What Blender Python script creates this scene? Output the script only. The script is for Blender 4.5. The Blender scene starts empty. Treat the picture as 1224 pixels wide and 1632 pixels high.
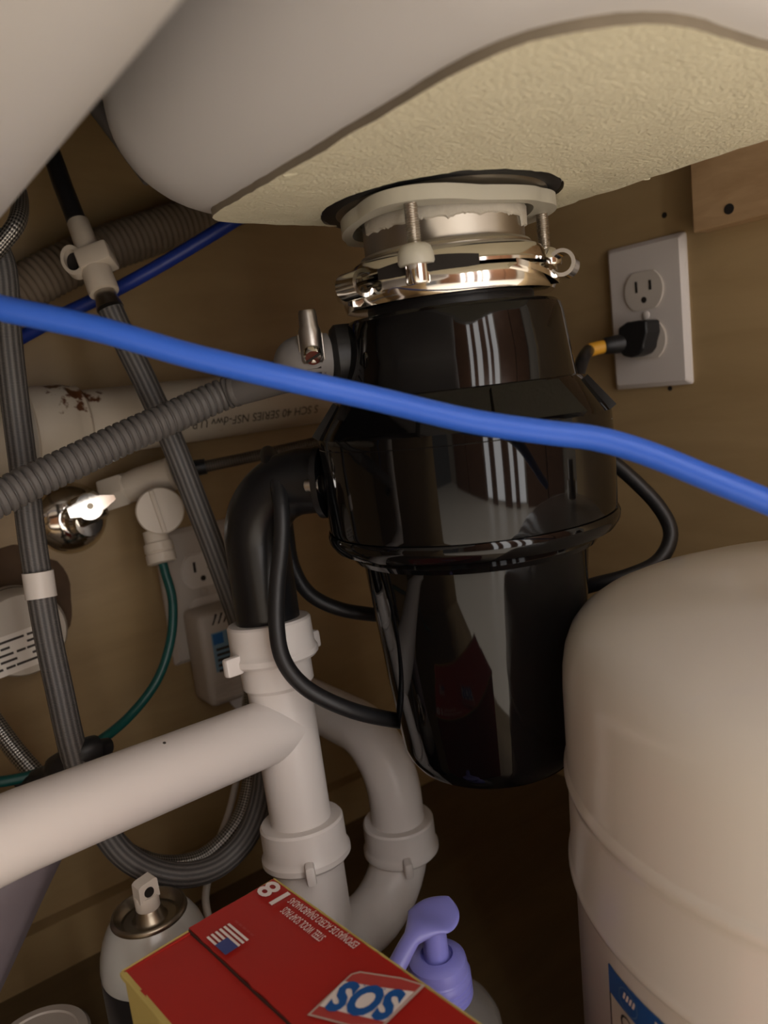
import bpy, bmesh, math, random
import numpy as np
from mathutils import Vector, Matrix, noise
random.seed(7)
SC = bpy.context.scene
COL = SC.collection

# ------------------------------------------------------------------ camera, light, exposure
H = 0.417                                   # lens height above the cabinet floor (m)
HEAD, PITCH, ROLL, FPX = math.radians(36.0), math.radians(9.27), math.radians(6.69), 1230.0
_f = np.array([math.sin(HEAD)*math.cos(PITCH), math.cos(HEAD)*math.cos(PITCH), -math.sin(PITCH)])
_r0 = np.array([math.cos(HEAD), -math.sin(HEAD), 0.0]); _u0 = np.cross(_r0, _f)
_R = math.cos(ROLL)*_r0 - math.sin(ROLL)*_u0
_U = math.cos(ROLL)*_u0 + math.sin(ROLL)*_r0
cd = bpy.data.cameras.new('camera'); cam = bpy.data.objects.new('camera', cd); COL.objects.link(cam)
cd.sensor_fit = 'HORIZONTAL'; cd.sensor_width = 36.0; cd.lens = 36.0*FPX/1224.0
cd.clip_start = 0.01; cd.clip_end = 50
m = Matrix.Identity(4)
for i in range(3):
    m[i][0], m[i][1], m[i][2] = _R[i], _U[i], -_f[i]
m[2][3] = H
cam.matrix_world = m
cd.dof.use_dof = True; cd.dof.focus_distance = 0.42; cd.dof.aperture_fstop = 10.5
SC.camera = cam
SC.view_settings.view_transform = 'Standard'; SC.view_settings.look = 'None'
SC.view_settings.gamma = 1.0; SC.view_settings.use_curve_mapping = False
SC.view_settings.exposure = 0.22

W = bpy.data.worlds.new('kitchen_air'); SC.world = W; W.use_nodes = True
W.node_tree.nodes['Background'].inputs[0].default_value = (1.0, 0.93, 0.85, 1)
W.node_tree.nodes['Background'].inputs[1].default_value = 0.15

def area(name, loc, target, sx, sy, power, col):
    l = bpy.data.lights.new(name, 'AREA'); l.shape = 'RECTANGLE'; l.size = sx; l.size_y = sy
    l.energy = power; l.color = col
    o = bpy.data.objects.new(name, l); COL.objects.link(o); o.location = loc
    o.rotation_euler = (Vector(target)-Vector(loc)).to_track_quat('-Z', 'Y').to_euler()
    return o
area('kitchen_window_light', (-0.20, -1.42, 1.12), (-0.20, 0, 1.12), 0.92, 2.4, 30, (0.97, 0.98, 1.0))
area('added_bounce_fill', (0.1, -0.42, 2.30), (0.1, -0.44, 0), 1.1, 0.3, 175, (1.0, 0.96, 0.91))  # added overhead fill: its bounce off the kitchen floor brightens the bowls

# ------------------------------------------------------------------ helpers
def P(px, py, Z):
    """measured point: pixel of the photograph and its distance along the lens axis -> world"""
    v = _f*Z + _R*(px-612)/FPX*Z - _U*(py-816)/FPX*Z
    return np.array([v[0], v[1], v[2]+H])
def PL(px, py, ax, val):
    d = P(px, py, 1.0) - np.array([0, 0, H]); i = 'xyz'.index(ax)
    t = (val - (H if ax == 'z' else 0))/d[i]
    return np.array([0, 0, H]) + d*t
def pts(*a): return [P(*q) for q in a]
A = np.array
def unit(v): v = A(v, float); return v/np.linalg.norm(v)

ORG = {}
def thing(name, label, cat, loc, group=None):
    o = bpy.data.objects.new(name, None); COL.objects.link(o); o.location = tuple(loc)
    o.empty_display_size = 0.02
    o['label'] = label; o['category'] = cat
    if group: o['group'] = group
    ORG[o.name] = A(loc, float)
    return o
def mk(name, geo, mat, parent=None, smooth=True, label=None, cat=None, kind=None, group=None, angle=40):
    """geo = (verts, faces[, uvs per face corner]); verts in world space"""
    v = np.asarray(geo[0], float); f = geo[1]
    if parent is not None: org = ORG[parent.name]
    else: org = A([(v[:, 0].min()+v[:, 0].max())/2, (v[:, 1].min()+v[:, 1].max())/2, v[:, 2].min()])
    me = bpy.data.meshes.new(name); me.from_pydata((v-org).tolist(), [], [list(map(int, q)) for q in f])
    if len(geo) > 2 and geo[2] is not None:
        ul = me.uv_layers.new(name='UVMap')
        flat = [c for q in geo[2] for c in q]
        for i, c in enumerate(flat): ul.data[i].uv = c
    me.validate(); me.update()
    bm = bmesh.new(); bm.from_mesh(me); bmesh.ops.recalc_face_normals(bm, faces=bm.faces); bm.to_mesh(me); bm.free()
    if smooth:
        me.polygons.foreach_set('use_smooth', [True]*len(me.polygons))
        try: me.set_sharp_from_angle(angle=math.radians(angle))
        except Exception: pass
    o = bpy.data.objects.new(name, me); COL.objects.link(o)
    me.materials.append(mat)
    if parent is not None: o.parent = parent; o.location = (0, 0, 0)
    else: o.location = tuple(org)
    ORG[o.name] = org
    if label: o['label'] = label
    if cat: o['category'] = cat
    if kind: o['kind'] = kind
    if group: o['group'] = group
    return o
def join(*gs):
    V = []; Fs = []; UV = []; n = 0; has = any(len(g) > 2 and g[2] is not None for g in gs)
    for g in gs:
        V.append(np.asarray(g[0], float)); Fs += [[i+n for i in q] for q in g[1]]
        if has: UV += g[2] if len(g) > 2 and g[2] is not None else [[(0, 0)]*len(q) for q in g[1]]
        n += len(g[0])
    return (np.vstack(V), Fs, UV if has else None)
def frame(axis, hint=(0, 0, 1)):
    w = unit(axis); h = A(hint, float)
    if abs(w @ unit(h)) > 0.98: h = A([1, 0, 0.0])
    u = unit(np.cross(h, w)); v = np.cross(w, u)
    return u, v, w
def smoothpath(P_, n=8, closed=False):
    p = [A(q, float) for q in P_]; out = []
    q = [2*p[0]-p[1]] + p + [2*p[-1]-p[-2]]
    for i in range(1, len(q)-2):
        a, b, c, d = q[i-1:i+3]
        for k in range(n):
            t = k/n
            out.append(0.5*((2*b)+(-a+c)*t+(2*a-5*b+4*c-d)*t*t+(-a+3*b-3*c+d)*t**3))
    out.append(p[-1]); return np.array(out)
def resample(path, step):
    d = np.r_[0, np.cumsum(np.linalg.norm(np.diff(path, axis=0), axis=1))]
    n = max(2, int(d[-1]/step)+1); s = np.linspace(0, d[-1], n)
    return np.c_[[np.interp(s, d, path[:, k]) for k in range(3)]].T
def sweep(path, r, seg=16, caps=True, inner=None):
    path = np.asarray(path, float); n = len(path)
    r = np.full(n, r, float) if np.isscalar(r) else np.asarray(r, float)
    T = np.gradient(path, axis=0); T /= np.linalg.norm(T, axis=1)[:, None]
    u, v, w = frame(T[0]); V = []; F = []; UV = []
    d = np.r_[0, np.cumsum(np.linalg.norm(np.diff(path, axis=0), axis=1))]
    for i in range(n):
        u = u - T[i]*(u @ T[i]); u /= np.linalg.norm(u); v = np.cross(T[i], u)
        for j in range(seg):
            a = 2*math.pi*j/seg
            V.append(path[i] + r[i]*(math.cos(a)*u+math.sin(a)*v))
    for i in range(n-1):
        for j in range(seg):
            k = (j+1) % seg
            F.append([i*seg+j, i*seg+k, (i+1)*seg+k, (i+1)*seg+j])
            UV.append([(j/seg, d[i]), ((j+1)/seg, d[i]), ((j+1)/seg, d[i+1]), (j/seg, d[i+1])])
    if caps:
        F.append(list(range(seg))[::-1]); UV.append([(0, 0)]*seg)
        F.append([(n-1)*seg+j for j in range(seg)]); UV.append([(0, 0)]*seg)
    return (np.array(V), F, UV)
def lathe(prof, origin=(0, 0, 0), axis=(0, 0, 1), seg=64, hint=(0, 0, 1), a0=0, a1=360, close=False, rfun=None):
    """prof = [(radius, height along axis)]"""
    u, v, w = frame(axis, hint); o = A(origin, float); V = []; F = []
    full = abs(a1-a0-360) < 1e-6; na = seg if full else seg+1
    for (r, z) in prof:
        for j in range(na):
            a = math.radians(a0+(a1-a0)*j/seg)
            rr = r if rfun is None else r*rfun(a, r, z)
            V.append(o + w*z + rr*(math.cos(a)*u+math.sin(a)*v))
    m_ = len(prof)
    for i in range(m_-1 if not close else m_):
        i2 = (i+1) % m_
        for j in range(seg):
            k = (j+1) % na
            F.append([i*na+j, i*na+k, i2*na+k, i2*na+j])
    if full and not close:
        if prof[0][0] > 1e-6: pass
    return (np.array(V), F)
def capped(prof, **k):
    p = list(prof)
    if p[0][0] > 1e-7: p = [(1e-5, p[0][1])] + p
    if p[-1][0] > 1e-7: p = p + [(1e-5, p[-1][1])]
    return lathe(p, **k)
def box(c, half, u=(1, 0, 0), v=(0, 1, 0), w=(0, 0, 1), bev=0.0, seg=2):
    bm = bmesh.new(); bmesh.ops.create_cube(bm, size=2.0)
    for q in bm.verts: q.co = Vector((q.co.x*half[0], q.co.y*half[1], q.co.z*half[2]))
    if bev > 0: bmesh.ops.bevel(bm, geom=list(bm.edges), offset=bev, segments=seg, profile=0.5, affect='EDGES')
    bm.verts.index_update()
    c = A(c, float); u, v, w = A(u, float), A(v, float), A(w, float)
    V = [c+q.co.x*u+q.co.y*v+q.co.z*w for q in bm.verts]; F = [[x.index for x in f.verts] for f in bm.faces]
    bm.free(); return (np.array(V), F)
def prism(poly, o, u, v, w, h):
    """2-D outline extruded by h along w, from o"""
    o = A(o, float); u, v, w = A(u, float), A(v, float), A(w, float); n = len(poly)
    V = [o+a*u+b*v for a, b in poly] + [o+a*u+b*v+h*w for a, b in poly]
    F = [list(range(n))[::-1], [n+i for i in range(n)]] + [[i, (i+1) % n, n+(i+1) % n, n+i] for i in range(n)]
    return (np.array(V), F)
def rrect(hx, hy, r, n=6, cx=0, cy=0):
    out = []
    for (sx, sy, a) in ((1, 1, 0), (-1, 1, 90), (-1, -1, 180), (1, -1, 270)):
        for k in range(n+1):
            t = math.radians(a+90*k/n)
            out.append((cx+sx*(hx-r)+r*math.cos(t), cy+sy*(hy-r)+r*math.sin(t)))
    return out
def text_geo(s, size, shear=0.0, offset=0.0, sx=1.0):
    c = bpy.data.curves.new('lettering', 'FONT'); c.body = s; c.size = size; c.shear = shear; c.offset = offset
    c.align_x = 'CENTER'; c.align_y = 'CENTER'; c.resolution_u = 3
    o = bpy.data.objects.new('lettering', c); COL.objects.link(o)
    dg = bpy.context.evaluated_depsgraph_get(); dg.update()
    e = o.evaluated_get(dg); me = e.to_mesh()
    V = np.array([tuple(q.co) for q in me.vertices]).reshape(-1, 3); F = [list(p.vertices) for p in me.polygons]
    e.to_mesh_clear(); bpy.data.objects.remove(o); bpy.data.curves.remove(c)
    V[:, 0] *= sx
    return V, F
def lay(geo, o, u, v):
    V, F = geo; o, u, v = A(o, float), A(u, float), A(v, float)
    return (np.array([o+p[0]*u+p[1]*v for p in V]), F)

# ------------------------------------------------------------------ materials (all node based)
MATS = {}
def mat(name, col, rough=0.5, metal=0.0, var=0.0, scale=30.0, bump=0.0, bscale=200.0, coat=0.0, spec=0.5, trans=0.0, ior=1.45, sss=0.0, col2=None):
    if name in MATS: return MATS[name]
    M = bpy.data.materials.new(name); M.use_nodes = True; nt = M.node_tree; b = nt.nodes['Principled BSDF']
    b.inputs['Base Color'].default_value = (*col, 1); b.inputs['Roughness'].default_value = rough
    b.inputs['Metallic'].default_value = metal; b.inputs['Coat Weight'].default_value = coat
    b.inputs['Coat Roughness'].default_value = 0.08
    b.inputs['Specular IOR Level'].default_value = spec
    b.inputs['Transmission Weight'].default_value = trans; b.inputs['IOR'].default_value = ior
    if sss: b.inputs['Subsurface Weight'].default_value = sss; b.inputs['Subsurface Radius'].default_value = (.01, .008, .006); b.inputs['Subsurface Scale'].default_value = 0.3
    tc = nt.nodes.new('ShaderNodeTexCoord')
    if var > 0 or col2:
        n = nt.nodes.new('ShaderNodeTexNoise'); n.inputs['Scale'].default_value = scale; n.inputs['Detail'].default_value = 5
        nt.links.new(tc.outputs['Object'], n.inputs['Vector'])
        mx = nt.nodes.new('ShaderNodeMix'); mx.data_type = 'RGBA'
        c2 = col2 or tuple(c*(1-var) for c in col)
        mx.inputs[6].default_value = (*col, 1); mx.inputs[7].default_value = (*c2, 1)
        nt.links.new(n.outputs['Fac'], mx.inputs[0]); nt.links.new(mx.outputs[2], b.inputs['Base Color'])
    if bump > 0:
        n2 = nt.nodes.new('ShaderNodeTexNoise'); n2.inputs['Scale'].default_value = bscale; n2.inputs['Detail'].default_value = 4
        nt.links.new(tc.outputs['Object'], n2.inputs['Vector'])
        bp = nt.nodes.new('ShaderNodeBump'); bp.inputs['Strength'].default_value = bump; bp.inputs['Distance'].default_value = 0.002
        nt.links.new(n2.outputs['Fac'], bp.inputs['Height']); nt.links.new(bp.outputs['Normal'], b.inputs['Normal'])
    MATS[name] = M; return M
def wood(name, c1, c2, sc=(1, 1, 1), rough=0.45, axis='X'):
    M = bpy.data.materials.new(name); M.use_nodes = True; nt = M.node_tree; b = nt.nodes['Principled BSDF']
    b.inputs['Roughness'].default_value = rough
    tc = nt.nodes.new('ShaderNodeTexCoord'); mp = nt.nodes.new('ShaderNodeMapping'); mp.inputs['Scale'].default_value = sc
    nt.links.new(tc.outputs['Object'], mp.inputs['Vector'])
    n = nt.nodes.new('ShaderNodeTexNoise'); n.inputs['Scale'].default_value = 6; n.inputs['Detail'].default_value = 8; n.inputs['Roughness'].default_value = 0.6
    n.inputs['Distortion'].default_value = 0.6
    nt.links.new(mp.outputs['Vector'], n.inputs['Vector'])
    r = nt.nodes.new('ShaderNodeValToRGB'); r.color_ramp.elements[0].position = 0.32; r.color_ramp.elements[1].position = 0.72
    r.color_ramp.elements[0].color = (*c1, 1); r.color_ramp.elements[1].color = (*c2, 1)
    nt.links.new(n.outputs['Fac'], r.inputs['Fac']); nt.links.new(r.outputs['Color'], b.inputs['Base Color'])
    bp = nt.nodes.new('ShaderNodeBump'); bp.inputs['Strength'].default_value = 0.08; bp.inputs['Distance'].default_value = 0.001
    nt.links.new(n.outputs['Fac'], bp.inputs['Height']); nt.links.new(bp.outputs['Normal'], b.inputs['Normal'])
    MATS[name] = M; return M
def uvmat(name, c1, c2, stripes=0, twist=0.0, rings=0.0, braid=None, rough=0.5, metal=0.0, duty=0.5, bump=0.4):
    """hose skins: lengthwise stripes, fine rings or a braid, from the tube's own u (around) and v (metres along)"""
    M = bpy.data.materials.new(name); M.use_nodes = True; nt = M.node_tree; b = nt.nodes['Principled BSDF']
    b.inputs['Roughness'].default_value = rough; b.inputs['Metallic'].default_value = metal
    uv = nt.nodes.new('ShaderNodeUVMap'); sp = nt.nodes.new('ShaderNodeSeparateXYZ'); nt.links.new(uv.outputs['UV'], sp.inputs[0])
    def mth(op, a, b_=None):
        n = nt.nodes.new('ShaderNodeMath'); n.operation = op
        for i, q in enumerate((a, b_)):
            if q is None: continue
            if isinstance(q, (int, float)): n.inputs[i].default_value = q
            else: nt.links.new(q, n.inputs[i])
        return n.outputs[0]
    u, v = sp.outputs[0], sp.outputs[1]
    if braid:
        a, c = braid
        s1 = mth('SINE', mth('MULTIPLY', mth('ADD', mth('MULTIPLY', u, a), mth('MULTIPLY', v, c)), 6.2832))
        s2 = mth('SINE', mth('MULTIPLY', mth('SUBTRACT', mth('MULTIPLY', u, a), mth('MULTIPLY', v, c)), 6.2832))
        h = mth('ADD', mth('MULTIPLY', mth('MULTIPLY', s1, s2), 0.5), 0.5)
    else:
        h = mth('ADD', mth('MULTIPLY', mth('SINE', mth('MULTIPLY', mth('ADD', mth('MULTIPLY', u, stripes), mth('MULTIPLY', v, twist)), 6.2832)), 0.5), 0.5)
        if rings:
            h2 = mth('ADD', mth('MULTIPLY', mth('SINE', mth('MULTIPLY', v, rings*6.2832)), 0.5), 0.5)
            h = mth('ADD', mth('MULTIPLY', h, 0.65), mth('MULTIPLY', h2, 0.35))
    r = nt.nodes.new('ShaderNodeValToRGB'); r.color_ramp.elements[0].position = max(0, duty-0.3); r.color_ramp.elements[1].position = min(1, duty+0.3)
    r.color_ramp.elements[0].color = (*c1, 1); r.color_ramp.elements[1].color = (*c2, 1)
    nt.links.new(h, r.inputs['Fac']); nt.links.new(r.outputs['Color'], b.inputs['Base Color'])
    bp = nt.nodes.new('ShaderNodeBump'); bp.inputs['Strength'].default_value = bump; bp.inputs['Distance'].default_value = 0.001
    nt.links.new(h, bp.inputs['Height']); nt.links.new(bp.outputs['Normal'], b.inputs['Normal'])
    MATS[name] = M; return M

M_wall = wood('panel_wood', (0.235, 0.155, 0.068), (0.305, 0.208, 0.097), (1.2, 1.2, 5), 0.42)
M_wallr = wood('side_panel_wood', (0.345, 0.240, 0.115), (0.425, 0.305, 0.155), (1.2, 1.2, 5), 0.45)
M_floor = wood('floor_board', (0.090, 0.057, 0.024), (0.135, 0.088, 0.038), (1, 5, 3), 0.55)
M_block = wood('block_wood', (0.33, 0.205, 0.10), (0.45, 0.30, 0.16), (4, 4, 14), 0.5)
M_enamel = mat('sink_enamel', (0.585, 0.57, 0.56), 0.42, var=0.06, scale=9, bump=0.05, bscale=60)
M_pad = mat('cream_foam', (0.76, 0.715, 0.53), 0.75, var=0.10, scale=25, bump=0.65, bscale=520)
M_black = mat('gloss_black', (0.0025, 0.0025, 0.0028), 0.05, spec=0.42)
M_blackp = mat('satin_black_plastic', (0.008, 0.008, 0.009), 0.30)
M_rubber = mat('black_rubber', (0.010, 0.010, 0.011), 0.45)
M_chrome = mat('chrome', (0.80, 0.77, 0.72), 0.10, 1.0, var=0.12, scale=60)
M_steel = mat('brushed_steel', (0.46, 0.43, 0.39), 0.33, 1.0, var=0.25, scale=40)
M_zinc = mat('zinc_screw', (0.62, 0.58, 0.52), 0.28, 1.0, var=0.2, scale=90)
M_beige = mat('beige_ring', (0.52, 0.50, 0.42), 0.38, var=0.1, scale=50)
M_putty = mat('grey_putty', (0.56, 0.52, 0.44), 0.7, var=0.15, scale=60, bump=0.4, bscale=250)
M_pipe = mat('white_pipe', (0.70, 0.655, 0.62), 0.34, var=0.05, scale=15)
M_blue = mat('blue_tube', (0.030, 0.125, 0.62), 0.38, var=0.1, scale=20)
M_blueshade = mat('shaded_blue_tube', (0.010, 0.030, 0.22), 0.42, var=0.1, scale=20)  # rear blue tube: its shade is put into a darker colour
M_tank = mat('tank_enamel', (0.70, 0.65, 0.575), 0.17, var=0.04, scale=10, bump=0.015, bscale=90)
M_plate = mat('plate_plastic', (0.66, 0.61, 0.57), 0.38, var=0.03)
M_recep = mat('receptacle_plastic', (0.56, 0.51, 0.45), 0.42)
M_slot = mat('slot_dark', (0.012, 0.009, 0.007), 0.8)
M_yellow = mat('yellow_tag', (0.72, 0.36, 0.03), 0.5)
M_grey = mat('grey_hose_plastic', (0.135, 0.125, 0.118), 0.48, var=0.15, scale=40)
M_cuff = mat('grey_cuff', (0.165, 0.155, 0.150), 0.5)
M_green = mat('green_tube', (0.004, 0.060, 0.052), 0.4)
M_valve = mat('cream_valve_plastic', (0.55, 0.48, 0.39), 0.45, var=0.06)
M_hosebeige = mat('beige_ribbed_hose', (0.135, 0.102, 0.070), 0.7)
M_red = mat('carton_red', (0.40, 0.018, 0.012), 0.50, var=0.10, scale=18, bump=0.04, bscale=120)
M_kraft = mat('carton_yellow', (0.55, 0.43, 0.13), 0.7, var=0.25, scale=40)
M_ink = mat('white_print', (0.74, 0.66, 0.62), 0.6)
M_blueink = mat('blue_print', (0.010, 0.085, 0.300), 0.5)
M_navy = mat('navy_print', (0.045, 0.060, 0.200), 0.6)
M_pink = mat('pink_print', (0.40, 0.050, 0.042), 0.55)
M_darkink = mat('dark_print', (0.035, 0.028, 0.022), 0.7)
M_silverp = mat('print_line', (0.50, 0.40, 0.34), 0.5)
M_canbody = mat('can_black', (0.014, 0.014, 0.016), 0.30)
M_candome = mat('can_dome', (0.46, 0.46, 0.43), 0.22, coat=0.3)
M_gold = mat('tin_rim', (0.40, 0.35, 0.27), 0.35, 1.0, var=0.15, scale=60)
M_nozzle = mat('nozzle_white', (0.74, 0.68, 0.60), 0.45)
M_lilac = mat('lilac_pump', (0.255, 0.255, 0.680), 0.30, sss=0.0)
M_clear = mat('clear_bottle', (0.86, 0.84, 0.82), 0.08, trans=0.9, ior=1.30)
M_soap = mat('soap', (0.62, 0.58, 0.50), 0.15, trans=0.6, ior=1.33)
M_bag = mat('lilac_bag', (0.20, 0.165, 0.18), 0.6, var=0.25, scale=14)
M_label = mat('paper_label', (0.48, 0.43, 0.36), 0.7, var=0.12, scale=30)
M_torn = mat('torn_board', (0.10, 0.058, 0.030), 0.9, var=0.5, scale=60)
M_tanklabel = mat('tank_label_paper', (0.60, 0.54, 0.44), 0.40)
M_skyblue = mat('adapter_label_blue', (0.16, 0.27, 0.36), 0.6)
M_white = mat('white_plastic', (0.66, 0.61, 0.56), 0.4)
M_adapter = mat('adapter_plastic', (0.42, 0.37, 0.315), 0.5)
M_hose = uvmat('striped_hose', (0.040, 0.038, 0.037), (0.150, 0.140, 0.132), stripes=14, rings=1100, rough=0.5)
M_braid = uvmat('steel_braid', (0.05, 0.048, 0.045), (0.44, 0.42, 0.38), braid=(9, 260), rough=0.35, metal=0.8)
M_braidd = uvmat('dark_braid', (0.030, 0.022, 0.016), (0.12, 0.095, 0.07), braid=(9, 260), rough=0.5, metal=0.2)

def pvc_stained():
    M = mat('aged_pvc', (0.52, 0.46, 0.37), 0.45, var=0.10, scale=12); nt = M.node_tree; b = nt.nodes['Principled BSDF']
    tc = nt.nodes.new('ShaderNodeTexCoord'); geo = nt.nodes.new('ShaderNodeNewGeometry')
    d = nt.nodes.new('ShaderNodeVectorMath'); d.operation = 'DISTANCE'; d.inputs[1].default_value = tuple(PL(120, 622, 'y', 0.567))
    nt.links.new(geo.outputs['Position'], d.inputs[0])
    n = nt.nodes.new('ShaderNodeTexNoise'); n.inputs['Scale'].default_value = 110; n.inputs['Detail'].default_value = 6; nt.links.new(geo.outputs['Position'], n.inputs['Vector'])
    mr = nt.nodes.new('ShaderNodeMapRange'); mr.inputs[1].default_value = 0.004; mr.inputs[2].default_value = 0.026; mr.inputs[3].default_value = 0.60; mr.inputs[4].default_value = 0.30
    nt.links.new(d.outputs['Value'], mr.inputs[0])
    lt = nt.nodes.new('ShaderNodeMath'); lt.operation = 'SUBTRACT'; nt.links.new(mr.outputs[0], lt.inputs[0]); nt.links.new(n.outputs['Fac'], lt.inputs[1])
    m2 = nt.nodes.new('ShaderNodeMath'); m2.operation = 'MULTIPLY'; m2.inputs[1].default_value = 14; m2.use_clamp = True; nt.links.new(lt.outputs[0], m2.inputs[0])
    mx = nt.nodes.new('ShaderNodeMix'); mx.data_type = 'RGBA'
    src = b.inputs['Base Color'].links[0].from_socket
    nt.links.new(m2.outputs[0], mx.inputs[0]); nt.links.new(src, mx.inputs[6]); mx.inputs[7].default_value = (0.10, 0.035, 0.012, 1)
    nt.links.new(mx.outputs[2], b.inputs['Base Color']); return M
M_pvc = pvc_stained()

# ------------------------------------------------------------------ the setting
WX, WY, XL, YF, ZT = 0.558, 0.62, -0.42, -0.03, 0.74     # cabinet inside: right wall, back wall, left wall, front, top
T = 0.016
def wallbox(name, x0, x1, y0, y1, z0, z1, m_):
    return mk(name, box(((x0+x1)/2, (y0+y1)/2, (z0+z1)/2), ((x1-x0)/2, (y1-y0)/2, (z1-z0)/2)), m_, kind='structure', smooth=False)
wallbox('floor', XL, WX, YF, WY, -T, 0, M_floor)
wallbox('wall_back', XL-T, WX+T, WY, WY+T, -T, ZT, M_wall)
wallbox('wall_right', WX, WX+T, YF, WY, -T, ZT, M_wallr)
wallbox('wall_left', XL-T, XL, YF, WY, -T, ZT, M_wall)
wallbox('ceiling', XL-T, WX+T, YF-0.03, WY+T, ZT, ZT+0.03, mat('countertop', (0.30, 0.27, 0.24), 0.4, var=0.2))
wallbox('trim_1', XL, WX, WY-0.014, WY, 0.0, 0.040, M_wall)
M_face = wood('door_wood', (0.115, 0.050, 0.024), (0.180, 0.085, 0.042), (1.2, 1.2, 5), 0.4)
wallbox('trim_2', XL, WX+T, YF-0.02, YF, ZT-0.06, ZT, M_face)       # top rail over the opening
# the kitchen the cupboard opens to (seen only as reflections in the black enamel)
wallbox('floor_kitchen', -2.2, 2.6, -1.6, YF-0.02, -0.13, -0.115, mat('kitchen_tile', (0.62, 0.56, 0.48), 0.35, var=0.10, scale=4))
wallbox('wall_kitchen', -2.2, 2.6, -1.52, -1.50, -0.115, 2.4, mat('kitchen_paint', (0.46, 0.40, 0.33), 0.7))
for i, (x0, x1) in enumerate(((-1.75, -1.25), (-1.22, -0.70), (0.30, 0.80), (0.83, 1.33))):
    wallbox('door_%d' % (i+1), x0, x1, -1.495, -1.40, -0.115, 2.05, M_face)
for i, (x0, x1) in enumerate(((-0.52, -0.40), (-0.22, -0.06), (0.03, 0.12))):
    wallbox('trim_%d' % (i+3), x0, x1, -1.41, -1.38, -0.115, 2.34, M_face)

# screw holes in the right wall and its corner block
def hole(parent, o, ax, r, name='screw_hole'):
    mk(name, capped([(r, 0), (r*0.98, 0.0004)], origin=o, axis=ax, seg=20), M_slot, parent)
wr = bpy.data.objects['wall_right']
hole(wr, PL(1059, 343, 'x', WX), (-1, 0, 0), 0.0022)
hole(wr, PL(1068, 619, 'x', WX), (-1, 0, 0), 0.0020)
b0 = PL(1104, 371, 'x', WX-0.018)
tb = thing('corner_block', 'wooden corner block with a drilled hole high on the right wall', 'wood block', (WX-0.009, b0[1]-0.09, b0[2]))
mk('board', box((WX-0.009, b0[1]-0.09, b0[2]+0.13), (0.009, 0.09, 0.13), bev=0.0012), M_block, tb, smooth=False)
hole(tb, PL(1162, 333, 'x', WX-0.018), (-1, 0, 0), 0.0036, 'drilled_hole')

# ------------------------------------------------------------------ double-bowl sink seen from below
ZB = H+0.0928
sink = thing('kitchen_sink', 'white double bowl sink seen from below, filling the top', 'sink', (0.15, 0.25, ZB))
def bowl_geo(x0, x1, y0, y1, zb, ztop, rb, rc, thick=0.006, draft=0.03):
    prof = []                                     # (inset, z)
    for k in range(13):
        t = math.radians(90*k/12); prof.append((rb*(1-math.sin(t)), zb+rb*(1-math.cos(t))))
    prof += [(-draft*k/6*(ztop-zb), zb+rb+(ztop-zb-rb)*k/6) for k in range(1, 7)]
    cx, cy = (x0+x1)/2, (y0+y1)/2; hx, hy = (x1-x0)/2, (y1-y0)/2; V = []; F = []; n = 0
    loops = []
    for (ins, z) in prof:
        r = max(0.012, rc-ins*0.75)
        L = rrect(hx-ins, hy-ins, r, 10, cx, cy); loops.append([(a, b, z) for a, b in L])
    inner = [[(cx+(a-cx)*0.965, cy+(b-cy)*0.965, z+thick) for a, b, z in L] for L in loops]
    N = len(loops[0]); allL = loops[::1]
    V = [p for L in allL for p in L]
    F = [[i*N+j, i*N+(j+1) % N, (i+1)*N+(j+1) % N, (i+1)*N+j] for i in range(len(allL)-1) for j in range(N)]
    c = len(V)
    for s in (0.66, 0.33): V += [(cx+(a-cx)*s, cy+(b-cy)*s, z) for a, b, z in loops[0]]
    V.append((cx, cy, zb))
    for j in range(N):
        k = (j+1) % N
        F += [[j, k, c+k, c+j], [c+j, c+k, c+N+k, c+N+j], [c+N+j, c+N+k, c+2*N]]
    return (np.array(V, float), F)
mk('bowl', bowl_geo(0.132, 0.418, 0.086, 0.411, ZB, ZT-0.005, 0.045, 0.070), M_enamel, sink, label='smaller bowl over the disposer', angle=60)
mk('bowl', bowl_geo(-0.385, 0.0860, 0.040, 0.470, H+0.060, ZT-0.005, 0.050, 0.075), M_enamel, sink, label='larger, nearer bowl', angle=60)
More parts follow.
